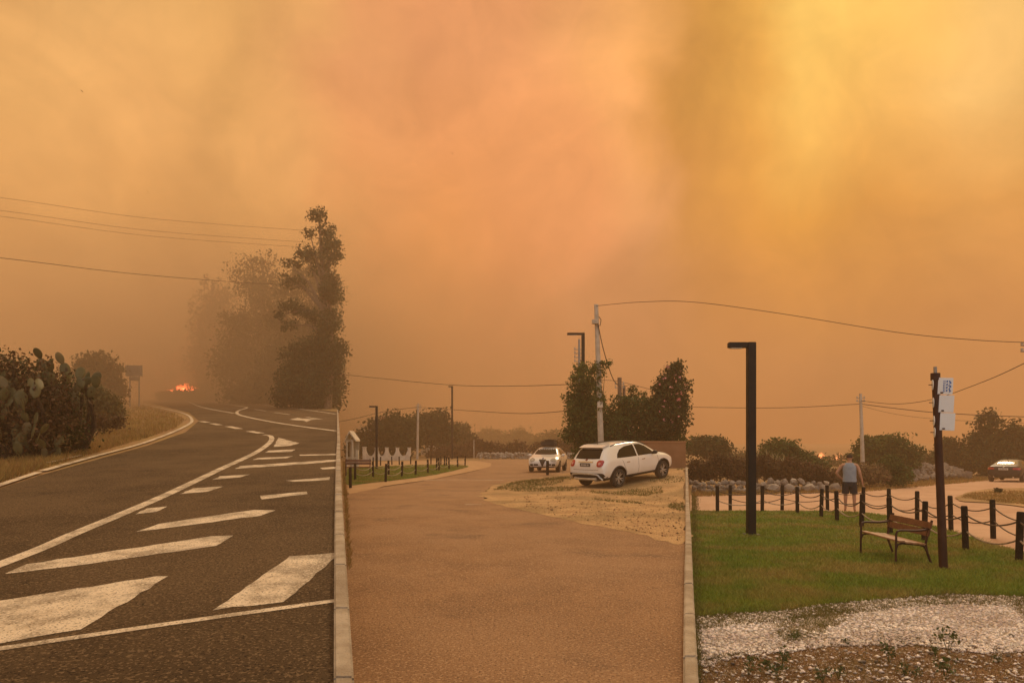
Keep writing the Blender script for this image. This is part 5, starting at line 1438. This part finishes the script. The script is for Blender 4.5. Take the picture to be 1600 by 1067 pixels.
# face and ears
hd = Vector((0, .02, 1.60))
for s in (-1, 1):
    MB().lathe([(.004, -.012), (.024, -.006), (.026, .004), (.012, .012)], 10, axis='X', c=(s * .079, .008, 1.60)).build('ear', M_skin, man, smooth=True)
    MB().lathe([(.003, -.012), (.012, 0), (.003, .012)], 8, axis='Y', c=(s * .03, .108, 1.61)).build('eye', mat('eye_dark', (.05, .04, .04), .3), man, smooth=True)
MB().tube([(0, .105, 1.625), (0, .128, 1.59), (0, .112, 1.575)], [.008, .016, .012], 8).build('nose', M_skin, man, smooth=True)
MB().box((0, .103, 1.552), (.045, .01, .008)).build('mouth', mat('lips', (.36, .15, .12), .5), man, bevel=.003)
# hair: shell over the back and sides, thin on the crown
bm = bmesh.new(); bmesh.ops.create_uvsphere(bm, u_segments=20, v_segments=14, radius=1)
rm = [v for v in bm.verts if (v.co.z < -.35) or (v.co.y > .45 and v.co.z < .55) or v.co.z > .86]
bmesh.ops.delete(bm, geom=rm, context='VERTS')
for v in bm.verts: v.co = Vector((v.co.x * .086, v.co.y * .103 + .012, v.co.z * .105 + 1.622))
me = bpy.data.meshes.new('hair'); bm.to_mesh(me); bm.free(); me.materials.append(M_hair); me.polygons.foreach_set('use_smooth', [True] * len(me.polygons))
link('hair', me, man)
# tank top and shorts
def shell(name, rings, m, n=24, thick=0.0):
    mb = MB()
    vs = []
    for (cx, cy, z, rx, ry) in rings:
        for k in range(n):
            a = 2 * math.pi * k / n
            wob = 1 + .02 * math.sin(5 * a + z * 30)
            vs.append((cx + math.copysign(abs(math.cos(a)) ** .8, math.cos(a)) * rx * wob, cy + math.copysign(abs(math.sin(a)) ** .8, math.sin(a)) * ry * wob, z))
    fs = [(i * n + k, i * n + (k + 1) % n, (i + 1) * n + (k + 1) % n, (i + 1) * n + k) for i in range(len(rings) - 1) for k in range(n)]
    mb.add(vs, fs)
    return mb.build(name, m, man, smooth=True)
shell('tank_top', [(0, 0, .885, .190, .140), (0, 0, .93, .192, .142), (0, 0, 1.02, .184, .136), (0, 0, 1.12, .186, .132), (0, 0, 1.22, .190, .132), (0, -.005, 1.31, .186, .126), (0, -.008, 1.37, .172, .112), (0, -.006, 1.42, .140, .092), (0, -.004, 1.452, .086, .070)], M_tank)
shell('shorts_waist', [(0, 0, .99, .178, .126), (0, 0, .93, .184, .134), (0, 0, .85, .196, .140), (0, 0, .78, .200, .138), (0, .0, .74, .19, .12)], M_shorts)
for s in (-1, 1):
    shell('shorts_leg', [(s * .085, 0, .82, .112, .128), (s * .098, 0, .72, .110, .122), (s * .108, .003, .62, .106, .112), (s * .114, .005, .53, .106, .106), (s * .112, .005, .528, .096, .096)], M_shorts)

# ------------------------------------------------------------------ ground cover
def inpoly(px, py, poly):
    x, y = np.asarray(px), np.asarray(py)
    r = np.zeros(len(x), bool)
    n = len(poly)
    for i in range(n):
        x1, y1 = poly[i]; x2, y2 = poly[(i + 1) % n]
        if y1 == y2: continue
        c = ((y1 > y) != (y2 > y)) & (x < (x2 - x1) * (y - y1) / (y2 - y1) + x1)
        r ^= c
    return r
def scatter_px(poly, n, v, seed, wy=1.0):
    """random ground points inside an outline given in photograph pixels"""
    g = np.random.default_rng(seed)
    P = np.array(poly, float)
    out = []
    got = 0
    while got < n:
        px = g.uniform(P[:, 0].min(), P[:, 0].max(), n * 2); py = g.uniform(P[:, 1].min(), P[:, 1].max(), n * 2)
        k = inpoly(px, py, poly)
        Y = F * H / (py[k] - v)
        out.append(np.stack([(px[k] - 800) / F * Y, Y], 1)); got += k.sum()
    return np.concatenate(out)[:n]
def blades(name, pts, h0, h1, w, m, seed, lean=.5, wdist=9.0, off=0.0):
    g = np.random.default_rng(seed)
    n = len(pts)
    z = np.array([gz(x, y) for x, y in pts]) + off
    base = np.column_stack([pts, z])
    a = g.uniform(0, 2 * math.pi, n)
    wd = w * np.maximum(1, pts[:, 1] / wdist) * g.uniform(.7, 1.3, n)
    hh = g.uniform(h0, h1, n)
    t = np.column_stack([np.cos(a), np.sin(a), np.zeros(n)])
    l = np.column_stack([g.normal(0, lean, n), g.normal(0, lean, n), np.ones(n)]) * hh[:, None]
    v = np.stack([base - t * wd[:, None] / 2, base + t * wd[:, None] / 2, base + l], 1).reshape(-1, 3)
    o = link(name, np_mesh(name, v, np.arange(3 * n).reshape(-1, 3), m))
    o['kind'] = 'stuff'
    return o
M_blade = mat('lawn_blades', (.15, .225, .020), .6, (.22, .265, .03), 1.6, c3=(.34, .25, .07), n3scale=.75, n3amt=.8, island=.32, transl=.25)
rl_px = [(1079, 966), (1140, 960), (1220, 956), (1300, 944), (1400, 936), (1480, 929), (1560, 931), (1640, 935), (1760, 940), (1760, 905), (1600, 864), (1540, 847), (1490, 831), (1440, 816), (1400, 807.5), (1350, 800.5), (1290, 798.5), (1200, 798.5), (1079, 798.5)]
o = blades('lawn_grass', scatter_px(rl_px, 110000, VR, 1), .03, .075, .011, M_blade, 2, .7, 7.5); tag(o, 'short green grass of the lawn round the bench', 'grass')
M_blade_d = mat('yellowing_blades', (.19, .15, .045), .7, (.13, .125, .03), 2.0, island=.3, transl=.2)
o = blades('lawn_edge_grass', scatter_px([(1083, 985), (1220, 972), (1400, 952), (1480, 945), (1640, 950), (1640, 928), (1480, 918), (1400, 926), (1300, 934), (1220, 945), (1083, 955)], 16000, VR, 3), .015, .045, .006, M_blade_d, 4, .8, 7); tag(o, 'yellowing grass thinning out along the gravel', 'grass')
cl_px = [(543, 757), (575, 754.5), (610, 751), (650, 746), (690, 739.5), (722, 732), (731, 728), (700, 726), (640, 727), (580, 730), (543, 733)]
o = blades('lawn_grass', scatter_px(cl_px, 26000, VC, 5), .04, .10, .012, M_blade, 6, .5, 14); tag(o, 'green grass of the lawn strip inside the bollards', 'grass')
# dry grass along the left verge and the bank
lv_px = [(-200, 850), (0, 762), (60, 742), (150, 717), (230, 695), (300, 672), (312, 657), (290, 642), (225, 629), (190, 640), (150, 680), (90, 708), (0, 722), (-200, 740)]
lv = scatter_px([(-200, 820), (0, 752), (60, 732), (150, 706), (230, 683), (275, 668), (290, 655), (270, 645), (225, 633), (190, 640), (150, 680), (90, 708), (0, 722), (-200, 745)], 30000, VL, 7)
o = blades('verge_grass', lv, .05, .20, .010, M_lf_dry, 8, .45, 10, -.03); tag(o, 'dry straw-coloured grass on the verge below the prickly pears', 'grass')
g_ = np.random.default_rng(9)
Yb = np.exp(g_.uniform(math.log(9), math.log(66), 3500)); ub = UA + .0035 + .09 / Yb + np.abs(g_.normal(0, .0016, 3500))
pts_ = np.column_stack([ub * Yb, Yb])
o = blades('kerb_weeds', pts_, .03, .12, .010, M_lf_dry, 10, .45, 8, -.03); tag(o, 'dry weeds along the foot of the low retaining wall', 'grass')
Yb = np.exp(g_.uniform(math.log(4.0), math.log(30), 5000)); ub = UB + .0045 + .03 / Yb + np.abs(g_.normal(0, .004, 5000))
o = blades('kerb_weeds', np.column_stack([ub * Yb, Yb]), .02, .08, .008, M_blade_d, 11, .5, 8, -.0); tag(o, 'patchy grass along the lawn side of the pale kerb', 'grass')
dl_px = [(770, 765), (800, 754), (850, 747), (890, 743), (905, 765), (960, 770), (1068, 750), (1068, 800), (1030, 790), (960, 785), (860, 772)]
d1 = scatter_px(dl_px, 9000, VC, 12); d2 = scatter_px([(770, 766), (795, 755), (850, 748), (890, 745), (880, 756), (820, 764)], 1800, VC, 13)
nz = np.array([math.sin(x * 1.7 + 2 * math.sin(y * .9)) + math.sin(y * 1.3 + x * .6) for x, y in d1])
o = blades('dirt_lot_grass', np.concatenate([d1[nz > .2], d2]), .02, .09, .012, M_blade_d, 14, .7, 12, .01); tag(o, 'thin parched grass on the dirt lot round the white crossover', 'grass')
rv = scatter_px([(1083, 776), (1250, 771), (1330, 770), (1410, 763), (1500, 755), (1560, 749), (1560, 741), (1500, 745), (1400, 752), (1320, 760), (1083, 770)], 14000, VR, 15)
o = blades('verge_grass', rv, .05, .25, .014, M_lf_dry, 16, .45, 12, -.03); tag(o, 'dry grass along the far edge of the dusty road', 'grass')
isg = scatter_px([(1500, 778), (1520, 771), (1560, 768), (1640, 768), (1640, 792), (1560, 786)], 5000, VR, 17)
o = blades('island_grass', isg, .03, .12, .012, M_lf_dry, 18, .5, 12, .02); tag(o, 'dry tufts on the sandy island of the dusty road', 'grass')
# gravel chips
def chips(name, pts, s0, s1, m, seed, off=.004, pw=3.0):
    g = np.random.default_rng(seed)
    n = len(pts)
    z = np.array([gz(x, y) for x, y in pts]) + off
    s = s0 + (s1 - s0) * g.random(n) ** pw
    octa = np.array([(1, 0, 0), (-1, 0, 0), (0, 1, 0), (0, -1, 0), (0, 0, 1), (0, 0, -1)], float)
    v = octa[None] * g.uniform(.55, 1.2, (n, 6, 1)) + g.normal(0, .18, (n, 6, 3))
    v[:, :, 2] *= .55
    a = g.uniform(0, 6.28, n); c, s_ = np.cos(a), np.sin(a)
    x = v[:, :, 0] * c[:, None] - v[:, :, 1] * s_[:, None]; y = v[:, :, 0] * s_[:, None] + v[:, :, 1] * c[:, None]
    v = np.stack([x, y, v[:, :, 2]], 2) * s[:, None, None] / 2 + np.column_stack([pts, z + s * .15])[:, None, :]
    f = np.array([(0, 2, 4), (2, 1, 4), (1, 3, 4), (3, 0, 4), (2, 0, 5), (1, 2, 5), (3, 1, 5), (0, 3, 5)])
    ff = (np.arange(n) * 6)[:, None, None] + f[None]
    o = link(name, np_mesh(name, v.reshape(-1, 3), ff.reshape(-1, 3), m)); o['kind'] = 'stuff'
    return o
def patchy(p, thr, seed):
    g = np.random.default_rng(seed)
    x, y = p[:, 0], p[:, 1]
    n = np.sin(x * 2.1 + 1.7 * np.sin(y * 1.6)) + np.sin(y * 3.3 + 1.3 * np.sin(x * 2.7 + 1)) + .8 * np.sin(x * 6.1 - y * 4.7)
    return p[(n + g.normal(0, .7, len(p))) > thr - 1.6]
M_chip = mat('gravel_chips', (.82, .74, .67), .95, (.62, .52, .45), 2.0, island=.33)
gp_ = [(1083, 962), (1200, 955), (1300, 943), (1400, 933), (1480, 928), (1640, 935), (1640, 1018), (1540, 1022), (1430, 1008), (1300, 1010), (1190, 1024), (1083, 1046)]
o = chips('gravel', patchy(scatter_px(gp_, 26000, VR, 21), .15, 5), .010, .050, M_chip, 22); tag(o, 'pale crushed gravel along the near side of the lawn', 'gravel')
o = chips('loose_stones', scatter_px([(1083, 1005), (1640, 985), (1640, 1080), (1083, 1080)], 2600, VR, 23), .010, .055, M_chip, 24, 0, 4.0); tag(o, 'scattered pale pebbles on the brown soil', 'gravel')
o = chips('loose_stones', scatter_px([(775, 787), (900, 812), (1066, 846), (1066, 775), (960, 770), (880, 760)], 1500, VC, 25), .02, .07, mat('dirt_crumbs', (.42, .28, .15), .95, (.28, .17, .08), 3, island=.4), 26, .012, 4.0); tag(o, 'scattered crumbs of dirt on the dirt lot', 'gravel')
gg = scatter_px([(1083, 955), (1300, 938), (1480, 925), (1640, 930), (1640, 1010), (1440, 1000), (1300, 1004), (1083, 1036)], 30000, VR, 41)
gn = np.sin(gg[:, 0] * 2.1 + 1.7 * np.sin(gg[:, 1] * 1.6)) + np.sin(gg[:, 1] * 3.3 + 1.3 * np.sin(gg[:, 0] * 2.7 + 1)) + .8 * np.sin(gg[:, 0] * 6.1 - gg[:, 1] * 4.7)
o = blades('gravel_grass', gg[gn < -1.15], .012, .04, .006, M_blade_d, 42, .9, 6); tag(o, 'thin tufts of grass creeping into the gravel', 'grass')
o = blades('soil_grass', scatter_px([(1083, 1030), (1200, 1005), (1300, 990), (1420, 985), (1480, 1000), (1640, 1010), (1640, 1085), (1083, 1085)], 9000, VR, 27), .01, .04, .006, mat('dead_grass', (.22, .12, .045), .9, (.14, .10, .03), 2, island=.4), 28, 1.1, 6); tag(o, 'dead grass litter on the brown soil', 'grass')
# weeds and bigger pale stones, one by one
M_weed = mat('weed_leaves', (.065, .085, .022), .7, (.10, .11, .03), 4.0, island=.35, transl=.2)
rs = random.Random(31)
for k, (px, py, hh) in enumerate([(1222, 1040, .16), (1200, 1050, .12), (1215, 1062, .14), (1170, 1055, .16), (1242, 1003, .10), (1240, 998, .05), (1322, 1008, .07), (1390, 1035, .16), (1413, 1055, .10), (1430, 1060, .09), (1462, 1025, .10), (1482, 1020, .22), (1478, 1060, .22), (1310, 1060, .10), (1285, 1066, .12), (1560, 1035, .08)]):
    p = GP(px, py, VR)
    o = empty('weed', p, rs.uniform(0, 6), 'small green weed sprouting from the brown soil', 'weed', 'weeds on the brown soil')
    st = MB()
    bl = []
    for j in range(5):
        a = rs.uniform(0, 6.28); q = Vector((math.cos(a) * hh * .35, math.sin(a) * hh * .35, hh * rs.uniform(.6, 1)))
        st.tube([(0, 0, -.01), q * .5 + Vector((0, 0, .01)), q], [.0022, .0018, .001], 4)
        bl.append((q.x * .8, q.y * .8, q.z * .75, hh * .16, hh * .16, hh * .3))
    st.build('stem', M_weed, o)
    lf = leaves('leaf_cluster', M_weed, bl, 60, hh * .14 + .006, k, clump=.5, shell=.1, parent=o); lf['kind'] = 'stuff'
for k, (px, py, s_) in enumerate([(1348, 1035, .055), (1215, 1040, .05), (1368, 1034, .04), (1318, 1044, .035), (1145, 1038, .05), (1100, 1022, .06), (1120, 1030, .045), (1160, 1056, .04), (1455, 1022, .05), (1553, 1017, .06), (1575, 1025, .045), (1580, 995, .06), (1500, 1000, .05), (1280, 1056, .04), (1432, 1042, .045), (1345, 1045, .05), (1420, 1003, .05), (1240, 1005, .04)]):
    p = GP(px, py, VR)
    o = link('pale_stone', STN[(k * 2) % 9], None, p + Vector((0, 0, s_ * .2)), (rs.uniform(0, .4), rs.uniform(0, .4), rs.uniform(0, 6)), (s_, s_ * .8, s_ * .55))
    tag(o, 'pale stone lying on the brown soil', 'stone', 'pale stones on the brown soil')
# dark shrub on the sandy island
plant('island_shrub', 'small dark shrub on the sandy island below the dark coupe', 'shrub', [(1560, 766, 5, 3), (1556, 767, 3, 2.4)], 31.5, M_lf_dark, 500, .07, 91, tr=.02, crown='foliage', clump=.4)

# ------------------------------------------------------------------ smoke haze: one closed box of even density
hm = bpy.data.materials.new('smoke_haze'); hm.use_nodes = True
ht = hm.node_tree; ht.nodes.clear()
pv = ht.nodes.new('ShaderNodeVolumePrincipled')
pv.inputs['Color'].default_value = (.76, .54, .345, 1)
pv.inputs['Density'].default_value = HAZE_DENSITY
pv.inputs['Anisotropy'].default_value = .25
ho_ = ht.nodes.new('ShaderNodeOutputMaterial'); ht.links.new(pv.outputs[0], ho_.inputs['Volume'])
hb_ = MB().box((0, 125, 14), (1500, 650, 72))
hz = hb_.build('haze', hm); tag(hz, 'brown wildfire smoke hanging over the whole place', 'haze', kind='stuff')

# denser smoke drifting off the fire across the climbing road: soft-edged lobes
sm = bpy.data.materials.new('fire_smoke'); sm.use_nodes = True
st_ = sm.node_tree; st_.nodes.clear()
pv2 = st_.nodes.new('ShaderNodeVolumePrincipled')
pv2.inputs['Color'].default_value = (.66, .50, .335, 1)
tn = st_.nodes.new('ShaderNodeTexCoord')
ln = st_.nodes.new('ShaderNodeVectorMath'); ln.operation = 'LENGTH'; st_.links.new(tn.outputs['Object'], ln.inputs[0])
nz = st_.nodes.new('ShaderNodeTexNoise'); nz.inputs['Scale'].default_value = 1.7; nz.inputs['Detail'].default_value = 3; nz.inputs['Distortion'].default_value = .8; st_.links.new(tn.outputs['Object'], nz.inputs[0])
ma = st_.nodes.new('ShaderNodeMath'); ma.operation = 'MULTIPLY_ADD'; st_.links.new(nz.outputs[0], ma.inputs[0]); ma.inputs[1].default_value = .9; ma.inputs[2].default_value = .05
sb_ = st_.nodes.new('ShaderNodeMath'); sb_.operation = 'SUBTRACT'; st_.links.new(ma.outputs[0], sb_.inputs[0]); st_.links.new(ln.outputs['Value'], sb_.inputs[1])
mr = st_.nodes.new('ShaderNodeMapRange'); mr.interpolation_type = 'SMOOTHSTEP'
for i_, v_ in ((1, -.50), (2, .30), (3, 0.0), (4, .023)): mr.inputs[i_].default_value = v_
st_.links.new(sb_.outputs[0], mr.inputs[0]); st_.links.new(mr.outputs[0], pv2.inputs['Density'])
pv2.inputs['Anisotropy'].default_value = .25
so2 = st_.nodes.new('ShaderNodeOutputMaterial'); st_.links.new(pv2.outputs[0], so2.inputs['Volume'])
bm = bmesh.new(); bmesh.ops.create_icosphere(bm, subdivisions=4, radius=1)
me = bpy.data.meshes.new('smoke_plume'); bm.to_mesh(me); bm.free(); me.materials.append(sm)
o = link('smoke_plume', me, None, (-44, 126, 8), None, (62, 84, 40)); tag(o, 'brown smoke bank drifting from the flames across the climbing road', 'smoke', kind='stuff')
